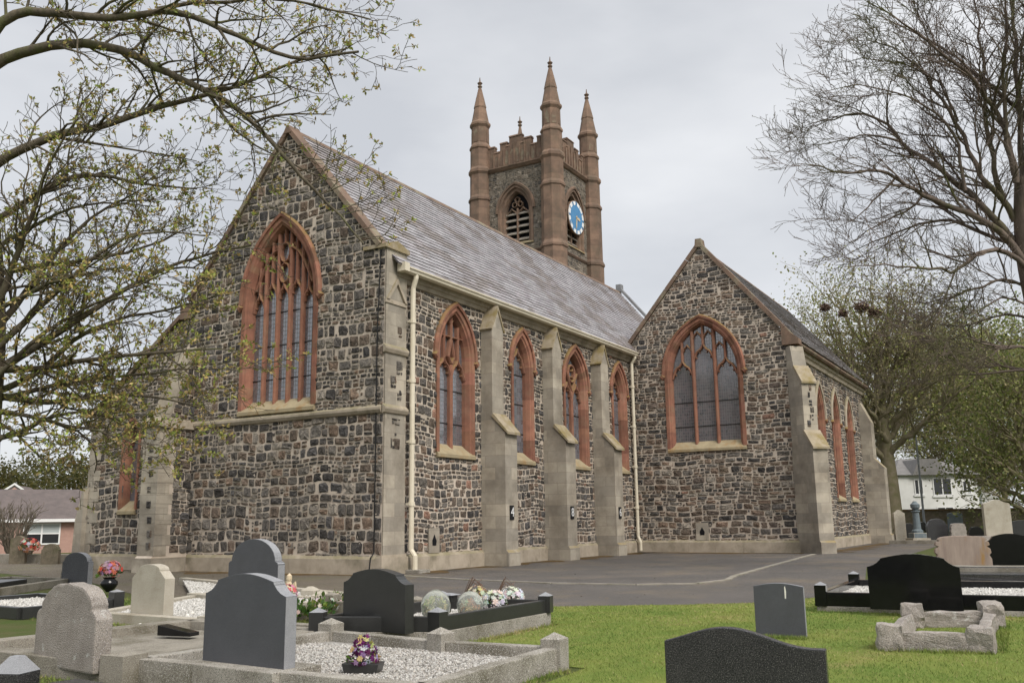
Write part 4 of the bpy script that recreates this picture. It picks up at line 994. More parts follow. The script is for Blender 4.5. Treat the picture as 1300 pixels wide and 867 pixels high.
WHITE = [(.52, .50, .46), (.44, .42, .39), (.58, .56, .53), (.34, .32, .29), (.24, .225, .2), (.47, .43, .38)]
PALE = [(.6, .58, .54), (.5, .48, .44), (.68, .66, .62)]
# foreground plot with the grey headstone
kerb_grave('grave_kerb', 'pale speckled concrete kerb filled with grey-white chippings, around the matt dark grey headstone', [(-17.1, -10.45), (-17.1, -14.2), (-14.45, -14.12), (-14.55, -12.62), (-14.25, -10.62)], 0, .25, m_conc, .17, (.24, .34, .07), (2, 3, 4))
chips('gravel', [(-17.02, -10.5), (-17.02, -14.1), (-14.52, -14.05), (-14.58, -12.6), (-14.35, -10.6)], .13, 22000, .016, WHITE, 1)
mb = MB(); mb.box((-.30, -.72, 0), (.34, .72, .25), m_conc); o = mb.build('headstone_plinth', None, (-16.92, -11.86, .002), R(-94) + R(90), fix=True, bevel=.012); tag(o, 'speckled concrete plinth the matt dark grey headstone stands on', 'plinth')
# black kerbed grave with flowers
k3 = [(-14.1, -10.25), (-13.42, -11.78), (-10.5, -11.86), (-10.9, -10.1)]
kerb_grave('grave_kerb', 'polished black kerb with pyramid-capped posts on a white base, crowded with flowers', k3, .2, .40, m_darkg, .10, (.2, .46, .06), (0, 1, 2, 3), base=m_conc)
chips('gravel', [(-14, -10.3), (-13.4, -11.72), (-10.56, -11.8), (-10.95, -10.16)], .22, 7000, .018, PALE, 2)
# rough kerb of the speckled stone, left foreground
kerb_grave('grave_kerb', 'worn mossy concrete kerb under the rough speckled headstone', [(-17.2, -7.0), (-17.25, -10.35), (-13.9, -10.1), (-13.8, -7.4)], -.05, .22, m_slab, .3, (.34, .3, .03), (1,))
mb = MB(); mb.box((-17.0, -10.2, 0), (-14, -7.3, .10), m_slab); o = mb.build('grave_slab', fix=True, bevel=.02); tag(o, 'worn concrete slab behind the rough speckled headstone, with white shells on it', 'grave slab')
# the pale sandstone headstone's plot
kerb_grave('grave_kerb', 'pale stone kerb with white chippings around the sandstone headstone', [(-13.2, -4.2), (-13.3, -7.2), (-9.5, -6.6), (-8.4, -2.2)], -.05, .17, m_pale, .2, (.26, .22, .02), (0, 1))
chips('gravel', [(-13.1, -4.3), (-13.2, -7.1), (-9.55, -6.5), (-8.5, -2.3)], .1, 9000, .024, PALE, 3)
kerb_grave('grave_kerb', 'low weathered kerb with leafy plants beside the dark polished headstone', [(-13.6, -7.6), (-13.8, -9.9), (-10.8, -9.5), (-10.6, -7.4)], -.05, .25, m_slab, .16, (.24, .36, .05), (2, 3))
q_ = [gz(u, v) for u, v in ((232, 742), (440, 764), (384, 780), (243, 764))]; q_ = [(q.x, q.y) for q in q_]
kerb_grave('grave_kerb', 'long pale concrete kerb with white chippings between the sandstone headstone and the path', q_, -.05, .2, m_pale, .24, skip=(3,))
chips('gravel', q_, .12, 6000, .03, PALE, 6)
# far left plots
kerb_grave('grave_kerb', 'black kerb with white chippings beyond the rough speckled headstone', [(-13.4, .6), (-13.6, -2.6), (-11.6, -2.6), (-11.2, .6)], 0, .22, m_darkg, .14, (.22, .36, .05), (2,))
chips('gravel', [(-13.3, .5), (-13.5, -2.5), (-11.6, -2.5), (-11.3, .5)], .12, 3500, .028, PALE, 4)
kerb_grave('grave_kerb', 'long pale kerb by the path around a dark ledger stone', [(-11.5, 5.8), (-11.2, 3.0), (-6.9, 5.9), (-7.0, 8.6)], 0, .2, m_slab, .2, (.3, .38, .06), (2,))
mb = MB(); mb.box((-.9, -.5, .0), (.9, .5, .26), m_darkg); o = mb.build('ledger_stone', None, (-9.3, 5.6, 0), R(35), fix=True, bevel=.01); tag(o, 'flat dark ledger stone inside the long pale kerb by the path', 'ledger stone')
# bottom-left granite post and ledger
p = gz(18, 880, 0); g = empty('granite_post', (p.x, p.y, 0), R(20), 'squat polished granite post with a pale faceted cap, nearest the camera', 'post')
mb = MB(); zt = ez(18, 852, p); zc = ez(18, 832, p); h = .16; mb.box((-h, -h, -.05), (h, h, zt), m_greyp); mb.build('shaft', g, fix=True, bevel=.01)
mb = MB(); mb.add([(-h, -h, zt), (h, -h, zt), (h, h, zt), (-h, h, zt), (-.05, -.05, zc), (.05, -.05, zc), (.05, .05, zc), (-.05, .05, zc)], [(0, 1, 5, 4), (1, 2, 6, 5), (2, 3, 7, 6), (3, 0, 4, 7), (4, 5, 6, 7)], m_greye); mb.build('cap', g)
p = gz(75, 872, .12); mb = MB(); mb.box((-.9, -.4, -.1), (.5, .4, .12), m_greyp); o = mb.build('ledger_stone', None, (p.x - .1, p.y - .02, 0), R(-5), fix=True, bevel=.012); tag(o, 'polished speckled ledger slab beside the squat granite post', 'ledger stone')
# right-hand black grave
kerb_grave('grave_kerb', 'glossy black kerb filled with white chippings around the wide black headstone', [(-6.6, -15.35), (-6.3, -19.2), (-2.6, -19.0), (-3.0, -15.25)], .1, .34, m_blackg, .12, (.2, .46, .06), (0, 3), base=m_conc)
chips('gravel', [(-6.5, -15.4), (-6.2, -19.1), (-2.7, -18.9), (-3.05, -15.3)], .2, 9000, .022, PALE, 5)
# rough stone kerb on the lawn
rk_ = [(-11.3, -17.2), (-11.05, -18.22), (-8.1, -18.15), (-8.6, -17.12)]
g = empty('grave_kerb', (*rk_[0], 0), 0, 'broken lichened stone kerb with thick corner blocks on the lawn', 'grave kerb', 'kerbed graves'); rg = random.Random(9)
def lump(mb, a, b, m, j=.02, sub=3, sd=1):
    bm = bmesh.new(); bmesh.ops.create_cube(bm, size=1); bmesh.ops.subdivide_edges(bm, edges=bm.edges, cuts=sub, use_grid_fill=True)
    for v in bm.verts:
        q = V(((v.co.x + .5) * (b[0] - a[0]) + a[0], (v.co.y + .5) * (b[1] - a[1]) + a[1], (v.co.z + .5) * (b[2] - a[2]) + a[2]))
        r_ = V((v.co.x, v.co.y, v.co.z)); k = sum(1 for c in r_ if abs(c) > .49)
        if k > 1: q += (V(((a[i] + b[i]) / 2 for i in range(3))) - q) * .06
        q += V((mnoise.noise(q * 7 + V((sd, 0, 0))), mnoise.noise(q * 7 + V((0, sd, 5))), mnoise.noise(q * 7 + V((3, 9, sd))))) * j; v.co = q
    mb.add([v.co.copy() for v in bm.verts], [[v.index for v in f.verts] for f in bm.faces], m); bm.free()
for i in range(4):
    a, b = V(rk_[i]) - V(rk_[0]), V(rk_[(i + 1) % 4]) - V(rk_[0]); d = b - a; l = d.length; an = math.atan2(d.y, d.x)
    mb = MB(); lump(mb, (.12, -.08, -.05), (l - .12, .08, .24), m_rough, .03, 5, i); o = mb.build('kerb_rail', g, (a.x, a.y, 0), an, fix=True)
    if i == 3: o.rotation_euler = (R(14), R(3), an)
    mb = MB(); lump(mb, (-.15, -.15, -.05), (.15, .15, .36 if i in (2, 3) else .32), m_rough, .045, 4, i + 9)
    mb.build('corner_post', g, (a.x, a.y, 0), an + rg.uniform(-.2, .2), fix=True)
# grey slabs at the right edge
p = gz(1262, 742); mb = MB(); mb.box((-.5, -2.6, 0), (.45, 2.0, .28), m_greyp); mb.box((.45, -2.6, 0), (1.2, 2.0, .40), m_slab); mb.box((-.9, -2.6, 0), (-.5, 2, .12), m_conc)
o = mb.build('grave_slab', None, (p.x, p.y, 0), R(8), fix=True, bevel=.02); tag(o, 'stepped grey granite and concrete slab behind the glossy black kerb', 'grave slab')
p = gz(1293, 716); mb = MB(); lump(mb, (-.3, -.35, -.1), (.3, .35, .4), m_rough, .12, 5, 4); o = mb.build('boulder', None, (p.x, p.y, 0), 0, fix=True); tag(o, 'round pale boulder in front of the black arched headstone', 'boulder')

# ------------------------------------------------------------------ flowers and grave ornaments
def blob_flowers(mb, c, r, n, pal, sz, seed, up=False, m=m_petal):
    rg = random.Random(seed)
    for _ in range(n):
        while True:
            d = V((rg.uniform(-1, 1), rg.uniform(-1, 1), rg.uniform(-.3 if up else -1, 1)))
            if .2 < d.length < 1: break
        d.normalize(); k = rg.uniform(.75, 1.05); p = V(c) + V((d.x * r[0], d.y * r[1], d.z * r[2])) * k; a = d.orthogonal().normalized(); b = d.cross(a); s = sz * rg.uniform(.7, 1.3); col = rg.choice(pal); col = tuple(x * rg.uniform(.8, 1.15) for x in col)
        n5 = 6; vs = [p + d * s * .2]; ph = rg.uniform(0, 6)
        for q in range(n5 * 2):
            t = ph + q * math.pi / n5; rr = s * (1 if q % 2 else .62); vs.append(p + (a * math.cos(t) + b * math.sin(t)) * rr + d * s * (.35 if q % 2 else .1))
        mb.add(vs, [[0, 1 + q, 1 + (q + 1) % (n5 * 2)] for q in range(n5 * 2)], m, col)
def leafs(mb, c, r, n, pal, sz, seed, m=m_petal):
    rg = random.Random(seed)
    for _ in range(n):
        d = V((rg.gauss(0, 1), rg.gauss(0, 1), abs(rg.gauss(.2, .8)))).normalized(); p = V(c) + V((d.x * r[0], d.y * r[1], d.z * r[2])) * rg.uniform(.2, 1); s = sz * rg.uniform(.6, 1.3)
        t = (d + V((rg.uniform(-.6, .6), rg.uniform(-.6, .6), rg.uniform(-.2, .8)))).normalized(); q = t.cross(V((rg.uniform(-1, 1), rg.uniform(-1, 1), .3))).normalized(); col = tuple(x * rg.uniform(.7, 1.2) for x in rg.choice(pal))
        mb.add([p, p + t * s * .5 + q * s * .25, p + t * s, p + t * s * .5 - q * s * .25], [(0, 1, 2, 3)], m, col)
GREEN = [(.06, .13, .025), (.09, .17, .03), (.05, .09, .02)]
# pot of red flowers
p = gz(138, 751, .12); g = empty('flower_pot', (p.x, p.y, .12), 0, 'round black urn of red, pink and orange flowers beside the sandstone headstone', 'flower pot')
mb = MB(); mb.lathe([(.07, 0), (.07, .02), (.14, .08), (.20, .17), (.19, .24), (.12, .30), (.15, .33), (.17, .34), (.14, .33)], m_blackg, n=20); mb.build('urn', g, smooth=True)
mb = MB(); blob_flowers(mb, (0, 0, .50), (.28, .28, .2), 80, [(.62, .10, .06), (.66, .20, .12), (.62, .26, .30), (.66, .34, .16), (.5, .3, .45)], .06, 2, True); leafs(mb, (0, 0, .36), (.26, .26, .2), 70, GREEN, .11, 3); mb.build('bouquet', g)
# purple arrangement
p = gz(461, 853, .14); g = empty('flower_trough', (p.x, p.y, .14), R(20), 'small dark trough of purple and white flowers stacked in a cone on the chippings', 'flower arrangement')
mb = MB(); mb.prism([(-.17, 0), (.17, 0), (.20, .10), (-.20, .10)], -.11, .11, lambda a, b, t: V((t, a, b)), m_darkg); mb.build('trough', g, fix=True, bevel=.008)
mb = MB(); PUR = [(.12, .015, .10), (.16, .02, .12), (.09, .012, .08), (.2, .03, .16), (.42, .28, .56), (.68, .66, .60), (.6, .52, .2)]
for (z, r_, n) in ((.14, .17, 46), (.21, .135, 38), (.28, .095, 28), (.335, .055, 16)): blob_flowers(mb, (0, 0, z), (r_, r_, .06), n, PUR, .036, n)
leafs(mb, (0, 0, .1), (.2, .2, .15), 40, GREEN, .06, 5); mb.build('bouquet', g)
# statuette and pink flowers behind the foreground headstone
p = gz(366, 772, .1); g = empty('statuette', (p.x, p.y, .12), 0, 'small cream resin angel statuette beside pink flowers behind the grey headstones', 'statuette')
mb = MB(); hh = ez(366, 727, p) - .12; mb.lathe([(.10, 0), (.13, hh * .1), (.11, hh * .35), (.075, hh * .6), (.04, hh * .74), (.055, hh * .82), (.05, hh * .92), (.0, hh)], m_plast, n=10)
for sg in (-1, 1): mb.prism([(sg * .04, hh * .4), (sg * .14, hh * .55), (sg * .12, hh * .75), (sg * .04, hh * .65)], -.01, .02, lambda a, b, t: V((t + .04, a, b)), m_plast)
mb.build('figure', g, fix=True)
p = gz(365, 782, .2); g = empty('flower_bunch', (p.x, p.y, .2), 0, 'bunch of pink and white flowers beside the cream statuette', 'flowers')
mb = MB(); z = ez(365, 753, p) - .2; blob_flowers(mb, (0, 0, z), (.13, .13, .16), 45, [(.66, .30, .34), (.68, .5, .5), (.6, .16, .2), (.7, .66, .6)], .045, 8); mb.build('bouquet', g)
mb = MB(); leafs(mb, (0, 0, 0), (.12, .12, z), 40, GREEN, .1, 9); mb.build('stems', g)
# leafy planting in the low kerb
for k, (u, v, r_, lb) in enumerate(((385, 778, .5, 'low leafy green plants with white flecks inside the weathered kerb'), (430, 768, .35, 'small green plant beside the stone trough near the dark headstone'), (408, 772, .3, 'tuft of green leaves between the kerb posts in the middle distance'))):
    p = gz(u, v, .15); mb = MB(); leafs(mb, (0, 0, 0), (r_, r_, .28), 420 if k == 0 else 170, GREEN + [(.16, .20, .04)], .10, 30 + k); blob_flowers(mb, (0, 0, .1), (r_, r_, .2), 18, [(.7, .68, .6), (.66, .5, .5)], .04, 40 + k, True)
    o = mb.build('plant', None, (p.x, p.y, .1)); tag(o, lb, 'plant')
# posts standing behind
for u, v, tp, w_, lb in ((394, 764, 744, .3, 'pale stone kerb post with faceted cap, farther of a pair near the path'), (408, 768, 750, .32, 'pale stone kerb post with faceted cap, nearer of a pair near the path'), (417, 774, 758, .42, 'squat lichened stone block in front of the two pale kerb posts')):
    p = gz(u, v); z = ez(u, tp, p); h = w_ / 2; mb = MB(); mb.box((-h, -h, -.05), (h, h, z - .08), m_pale); mb.add([(-h, -h, z - .08), (h, -h, z - .08), (h, h, z - .08), (-h, h, z - .08), (-.04, -.04, z), (.04, -.04, z), (.04, .04, z), (-.04, .04, z)], [(0, 1, 5, 4), (1, 2, 6, 5), (2, 3, 7, 6), (3, 0, 4, 7), (4, 5, 6, 7)], m_pale)
    o = mb.build('kerb_post', None, (p.x, p.y, 0), R(10), fix=True); tag(o, lb, 'post')
# ornaments in the black kerbed grave
ORN = [(553, 786, .23, 'dome', 'greenish glass dome ornament nearest the dark polished headstone'), (597, 783, .21, 'bowl', 'clear glass dome with brown flowers inside on the flower grave'), (553, 772, .17, 'dome2', 'small clear glass globe at the back of the flower grave')]
for u, v, r_, kd, lb in ORN:
    p = gz(u, v, .22); mb = MB(); mb.lathe([(r_ * .5, 0), (r_ * .9, r_ * .35), (r_, r_ * .9), (r_ * .85, r_ * 1.4), (r_ * .45, r_ * 1.75), (.01, r_ * 1.85)], m_glassb, n=18)
    o = mb.build('grave_ornament', None, (p.x, p.y, .22), smooth=True); fb = MB(); blob_flowers(fb, (0, 0, r_ * .75), (r_ * .62, r_ * .62, r_ * .6), 26, [(.5, .46, .2), (.3, .36, .12), (.55, .5, .4)] if kd != 'bowl' else [(.4, .2, .1), (.5, .3, .16), (.55, .5, .42)], r_ * .3, int(u)); fb.build('dried_flowers', o); tag(o, lb, 'ornament', 'glass ornaments on the flower grave')
for u, v, r_, n, lb in ((627, 778, .2, 110, 'low mound of white flowers beside the cream and dried bunch'), (650, 773, .21, 110, 'low mound of white flowers nearest the far post of the black kerbed grave'), (607, 772, .2, 70, 'bunch of cream and dried flowers behind the brown bowl')):
    p = gz(u, v, .22); g = empty('flower_bowl', (p.x, p.y, .22), 0, lb, 'flowers', 'flower mounds on the black kerbed grave'); mb = MB(); mb.lathe([(.1, 0), (r_, .1), (r_ * 1.05, .16), (r_ * .9, .16)], m_darkg, n=14); mb.build('bowl', g)
    mb = MB(); blob_flowers(mb, (0, 0, .16), (r_, r_, .2), n, [(.74, .73, .70), (.68, .66, .6), (.7, .68, .66)] if n > 80 else [(.6, .5, .25), (.62, .56, .42), (.4, .25, .12)], .05, int(u), True); leafs(mb, (0, 0, .12), (r_, r_, .15), 60, GREEN + [(.16, .1, .06)], .07, int(v)); mb.build('bouquet', g)
p = gz(571, 778, .22); g = empty('solar_lantern', (p.x, p.y, .22), 0, 'small black post lantern with a pale pyramid cap among the flowers', 'lantern'); mb = MB(); z = ez(571, 752, p) - .22
mb.tube([(0, 0, 0), (0, 0, z * .65)], .02, m_black, 6); mb.box((-.09, -.09, z * .6), (.09, .09, z * .9), m_darkg); mb.add([(-.14, -.14, z * .9), (.14, -.14, z * .9), (.14, .14, z * .9), (-.14, .14, z * .9), (0, 0, z)], [(0, 1, 4), (1, 2, 4), (2, 3, 4), (3, 0, 4)], m_greye); mb.build('lantern_body', g)
for (u, v, w_, h_, lb) in ((640, 768, .55, .42, 'rusty bent wire basket frame at the back of the flower grave'), (600, 762, .5, .38, 'rusty wire frame leaning behind the cream flowers')):
    p = gz(u, v, .2); mb = MB(); rg = random.Random(int(u))
    for k in range(7):
        x = (k - 3) / 3 * w_ / 2; mb.tube([(x, -w_ / 3, .05), (x * 1.1, -w_ / 3.4, h_ * .7), (x * 1.15, 0, h_ + rg.uniform(-.05, .05)), (x, w_ / 3, .05)], .008, m_rust, 5)
    for z in (.12, .24, .36): mb.tube([(-w_ / 2, -w_ / 3.2, z), (w_ / 2, -w_ / 3.2, z + .03)], .008, m_rust, 5)
    o = mb.build('wire_basket', None, (p.x, p.y, .2), R(25)); tag(o, lb, 'wire basket')
for k, (u, v, r_) in enumerate(((189, 784, .045), (213, 785, .03), (238, 782, .035), (244, 779, .035), (178, 793, .025))):
    p = gz(u, v, .105); mb = MB(); mb.lathe([(r_ * .5, 0), (r_, r_ * .5), (r_ * .8, r_ * 1.1), (.005, r_ * 1.4)], m_shell, n=9)
    o = mb.build('shell', None, (p.x, p.y, .10), k); tag(o, 'small white shell lying on the worn concrete slab', 'shell', 'shells on the concrete slab')
p = gz(226, 808, .12); mb = MB(); mb.prism([(-.28, .0), (.28, .0), (.28, .05), (-.28, .14)], -.1, .1, lambda a, b, t: V((t, -a, b)), m_blackg); o = mb.build('memorial_tablet', None, (p.x, p.y, .14), R(10), fix=True, bevel=.006); tag(o, 'small black wedge tablet lying beside the matt dark grey headstone', 'tablet')

# ------------------------------------------------------------------ lawn blades
def lawn(name, poly, n, seed, h=.034):
    rg = np.random.default_rng(seed); P = np.array(poly); lo, hi = P.min(0), P.max(0); pts = np.empty((0, 2))
    def inside(q):
        r = np.zeros(len(q), bool); j = len(P) - 1
        for i in range(len(P)):
            c = ((P[i, 1] > q[:, 1]) != (P[j, 1] > q[:, 1])) & (q[:, 0] < (P[j, 0] - P[i, 0]) * (q[:, 1] - P[i, 1]) / (P[j, 1] - P[i, 1] + 1e-12) + P[i, 0]); r ^= c; j = i
        return r
    while len(pts) < n:
        q = rg.uniform(lo, hi, (n, 2)); q = q[inside(q)]
        dd = np.hypot(q[:, 0] - CAM[0], q[:, 1] - CAM[1]); q = q[rg.uniform(size=len(q)) < np.clip((9 / dd) ** 1.2, .25, 1)]; pts = np.concatenate([pts, q])
    pts = pts[:n]; dd = np.hypot(pts[:, 0] - CAM[0], pts[:, 1] - CAM[1])[:, None]; a = rg.uniform(0, 2 * np.pi, (n, 1)); s = np.concatenate([np.cos(a), np.sin(a)], 1) * (.0035 * np.clip(dd / 9, 1, 3)); hh = h * rg.uniform(.5, 1.3, (n, 1)); ln = rg.normal(size=(n, 2)) * .022
    b0 = np.concatenate([pts - s, np.zeros((n, 1))], 1); b1 = np.concatenate([pts + s, np.zeros((n, 1))], 1); t = np.concatenate([pts + ln, hh], 1)
    v = np.stack([b0, b1, t], 1).reshape(-1, 3); tr = np.arange(3 * n).reshape(-1, 3)
    f1 = np.array([mnoise.noise(V((p[0] * .55, p[1] * .55, 1))) + .5 * mnoise.noise(V((p[0] * 1.9, p[1] * 1.9, 4))) for p in pts])
    g1, g2, g3 = np.array((.125, .19, .035)), np.array((.225, .26, .06)), np.array((.36, .30, .14))
    k = np.clip(f1 * 1.9 + .5, 0, 1)[:, None]; col = g1 * (1 - k) + g2 * k; dry = (rg.uniform(size=(n, 1)) < np.clip(.06 + .75 * (f1[:, None] - .12), .05, .6)); col = np.where(dry, g3, col) * rg.uniform(.75, 1.25, (n, 1))
    me = mesh_np(name, v, np.empty((0, 4), int), tr, [m_blade], col=col); return tag(link(name, me), kind='stuff')
LAWN = [(-18, -14.6), (-14.25, -14.4), (-14.15, -12.6), (-13.2, -12.1), (-10.4, -12.05), (-9.6, -9.6), (-8.2, -9.4), (-7.63, -10.5), (-6.9, -11.7), (-6.46, -12.5), (-5.34, -13.88), (-3.4, -14.8), (1.5, -14.7), (1.5, -21), (-18, -21)]
def ragged(pts, i0, i1, amp=.09):
    o = []
    for i, p in enumerate(pts):
        a, b = V(p), V(pts[(i + 1) % len(pts)]); o.append(p)
        if i0 <= i < i1:
            d = b - a; n = V((-d.y, d.x)).normalized(); k = int(d.length / .12)
            for j in range(1, k): q = a + d * j / k; q = q + n * amp * (mnoise.noise(V((q.x * 1.1, q.y * 1.1, 0))) + .7 * mnoise.noise(V((q.x * 5, q.y * 5, 2)))); o.append((q.x, q.y))
    return o
LAWN = ragged(LAWN, 4, 14)
sheet('lawn', LAWN, .010, m_lawn)
lawn('grass', LAWN, 190000, 11)
lawn('grass', [(-18, -10.35), (-18.6, -6), (-13.6, -7), (-13.5, 1), (-9.4, 1), (-9.5, -2.0), (-8.7, -8.8), (-10.3, -9.8), (-13.8, -10)], 30000, 12, .05)

# uncut tufts where the mower cannot reach
def strip(a, b, w_, n, sd):
    a, b = V(a), V(b); d = (b - a).normalized(); q = V((-d.y, d.x)) * w_ / 2; lawn('grass_tufts', [tuple(a + q), tuple(b + q), tuple(b - q), tuple(a - q)], n, sd, .06)
for k, (a, b) in enumerate((((-11.45, -17.05), (-11.2, -18.35)), ((-11.3, -17.0), (-8.5, -16.95)), ((-10.75, -15.3), (-10.72, -16.05)), ((-6.85, -15.2), (-6.55, -19.2)), ((-14.5, -14.3), (-17.2, -14.38)), ((-14.28, -14.2), (-14.4, -12.7)), ((-13.4, -12.02), (-10.4, -12.02)), ((-10.32, -11.9), (-10.7, -10.1)), ((-11.1, -18.4), (-8.0, -18.3)), ((-16.4, -16.1), (-16.2, -17.6)))):
    strip(a, b, .16, 900, 50 + k)

# dead leaves and grit blown over the tarmac and the lawn
def litter(name, areas, seed):
    rg = np.random.default_rng(seed); P = []
    for (x0, y0, x1, y1, n) in areas:
        c = rg.uniform((x0, y0), (x1, y1), (n // 6 + 1, 2)); q = np.repeat(c, 6, 0)[:n] + rg.normal(size=(n, 2)) * .35; P.append(q)
    P = np.concatenate(P); n = len(P); a = rg.uniform(0, 6.3, n); s = rg.uniform(.012, .035, (n, 1)); d = np.stack([np.cos(a), np.sin(a)], 1) * s; e = np.stack([-d[:, 1], d[:, 0]], 1) * .6
    z = lambda lo, hi: rg.uniform(lo, hi, (n, 1)); v = np.stack([np.concatenate([P - d, z(.014, .02)], 1), np.concatenate([P + e, z(.016, .03)], 1), np.concatenate([P + d, z(.014, .03)], 1), np.concatenate([P - e, z(.014, .02)], 1)], 1).reshape(-1, 3)
    pal = np.array([(.16, .10, .05), (.10, .07, .04), (.22, .16, .09), (.28, .22, .12), (.08, .06, .04)]); me = mesh_np(name, v, np.arange(4 * n).reshape(-1, 4), np.empty((0, 3), int), [m_petal], col=pal[rg.integers(0, 5, n)]); tag(link(name, me), kind='stuff')
litter('leaf_litter', [(-7, -13, 19, -2, 420), (1, -1.6, 21, -.4, 260), (-5, 0, -.4, 12, 160), (19, -12, 40, -9.5, 160)], 4)

# ------------------------------------------------------------------ trees
class Tree:
    def __init__(s, seed): s.rg = np.random.default_rng(seed); s.br = []; s.tips = []; s.cnt = 0
    def limb(s, pts, r0_, r1_, lvl, P, kids=True, bend=.0):
        pts = np.array([tuple(p) for p in pts], float); n = len(pts)
        seg = np.r_[0, np.cumsum(np.linalg.norm(np.diff(pts, axis=0), axis=1))]; m = max(n * 2, int(seg[-1] / .45)); t = np.linspace(0, seg[-1], m)
        # smooth resample
        q = np.stack([np.interp(t, seg, pts[:, i]) for i in range(3)], 1)
        for _ in range(2): q[1:-1] = (q[:-2] + 2 * q[1:-1] + q[2:]) / 4
        q[1:-1] += s.rg.normal(size=(m - 2, 3)) * bend
        rad = r0_ + (r1_ - r0_) * (t / seg[-1]) ** .8; s.br.append((q, rad))
        if kids: s.kids(q, rad, seg[-1], lvl, P)
        else: s.tips.append(q[-1])
    def kids(s, q, rad, L_, lvl, P):
        if lvl >= P['max']: return
        n = max(1, int(P['den'][lvl] * L_ * s.rg.uniform(.8, 1.2))); m = len(q)
        for k in range(n):
            f = P.get('start', .12) + (1 - P.get('start', .12)) * (k + s.rg.uniform(0, 1)) / n; i = min(m - 2, int(f * (m - 1))); fr_ = f * (m - 1) - i
            p = q[i] * (1 - fr_) + q[i + 1] * fr_; d = q[min(i + 1, m - 1)] - q[max(i - 1, 0)]; d /= np.linalg.norm(d) + 1e-9
            x = s.rg.normal(size=3); x -= d * x.dot(d); x /= np.linalg.norm(x); x[2] = x[2] * .8 + P.get('up', .25); an = R(s.rg.uniform(*P['ang'])); nd = d * math.cos(an) + x * math.sin(an); nd /= np.linalg.norm(nd)
            l = P['len'][lvl] * s.rg.uniform(.55, 1.25) * (1.1 - .45 * f); r_ = min(rad[i] * .62, P['rad'][lvl]) * s.rg.uniform(.8, 1.1)
            s.grow(p, nd, l, r_, lvl + 1, P)
        if lvl >= P['max'] - 1: s.tips.append(q[-1])
    def grow(s, p, d, l, r_, lvl, P):
        n = max(3, int(l / P['seg'][min(lvl, len(P['seg']) - 1)])); st = l / n; q = [p]; w_ = P['wig']
        for i in range(n):
            d = d + s.rg.normal(size=3) * w_ + np.array((0, 0, P.get('trop', .03))); d /= np.linalg.norm(d); p = p + d * st; q.append(p)
        q = np.array(q); rad = np.maximum(r_ * (1 - .72 * np.linspace(0, 1, n + 1)), P['rmin']); s.br.append((q, rad))
        if lvl >= P['max']: s.tips.append(q[-1]); s.tips.append(q[len(q) // 2]) if P.get('mid') else None
        else: s.kids(q, rad, l, lvl, P)
    def mesh(s, name, parent, m):
        vs, fs = [], []; b = 0
        for q, rad in s.br:
            n = len(q); r0_ = rad[0]; k = 10 if r0_ > .15 else 7 if r0_ > .05 else 5 if r0_ > .02 else 3
            t = np.gradient(q, axis=0); t /= np.linalg.norm(t, axis=1)[:, None] + 1e-9
            ref = np.array((1., 0, 0)) if abs(t[:, 2]).mean() > .8 else np.array((0, 0, 1.)); a = np.cross(t, ref); a /= np.linalg.norm(a, axis=1)[:, None] + 1e-9; c = np.cross(t, a)
            an = np.arange(k) * 2 * np.pi / k; v = q[:, None] + (a[:, None] * np.cos(an)[None, :, None] + c[:, None] * np.sin(an)[None, :, None]) * rad[:, None, None]
            vs.append(v.reshape(-1, 3)); i = np.arange(n - 1)[:, None] * k; j = np.arange(k)[None]; j2 = (j + 1) % k
            fs.append((np.stack([i + j, i + j2, i + k + j2, i + k + j], -1)).reshape(-1, 4) + b); b += n * k
        me = mesh_np(name, np.concatenate(vs), np.concatenate(fs), np.empty((0, 3), int), [m], smooth=True)
        return link(name, me, parent)
    def leaves(s, name, parent, m, per, spread, size, pal, keep=1., filt=None, asp=.5):
        T = np.array(s.tips); T = T[s.rg.uniform(size=len(T)) < keep]
        if filt is not None: T = T[filt(T)]
        P = np.repeat(T, per, 0) + s.rg.normal(size=(len(T) * per, 3)) * spread; n = len(P); d = s.rg.normal(size=(n, 3)); d[:, 2] += .3; d /= np.linalg.norm(d, axis=1)[:, None]; e = np.cross(d, s.rg.normal(size=(n, 3))); e /= np.linalg.norm(e, axis=1)[:, None]
        sz = size * s.rg.uniform(.55, 1.35, (n, 1)); v = np.stack([P, P + d * sz * .5 + e * sz * asp * .5, P + d * sz, P + d * sz * .5 - e * sz * asp * .5], 1).reshape(-1, 3)
        cl = np.repeat(s.rg.uniform(.7, 1.3, (len(T), 1)), per, 0); pc = np.array(pal); col = pc[s.rg.integers(0, len(pc), n)] * cl * s.rg.uniform(.8, 1.2, (n, 1))
        me = mesh_np(name, v, np.arange(4 * n).reshape(-1, 4), np.empty((0, 3), int), [m], col=col); return link(name, me, parent)

# --- the budding tree at the left: its trunk stands just outside the frame
LT = empty('tree', tuple(gz(-30, 755)), 0, 'large budding tree whose long limbs reach across the church gable', 'tree', 'trees')
lp = LT.location.copy(); LT.location = (lp.x, lp.y, 0)
def loc_pts(pix, base): return [at(u, v, D) - base for u, v, D in pix]
base = V((lp.x, lp.y, 0)); D0 = (base - V(CAM)).dot(cF)
T = Tree(21)
PT = dict(max=4, den=[0, 2.2, 3.3, 5.2], len=[3, 2.0, 1.0, .42], rad=[.1, .042, .018, .009], rmin=.0075, seg=[.4, .35, .25, .16, .12], wig=.2, ang=(30, 70), up=.22, trop=.035, mid=True)
trunk = [(base.x, base.y, -.2), tuple(at(-28, 640, D0)), tuple(at(-20, 520, D0)), tuple(at(-12, 430, D0)), tuple(at(-14, 330, D0)), tuple(at(-26, 200, D0)), tuple(at(-34, 60, D0)), tuple(at(-40, -120, D0))]
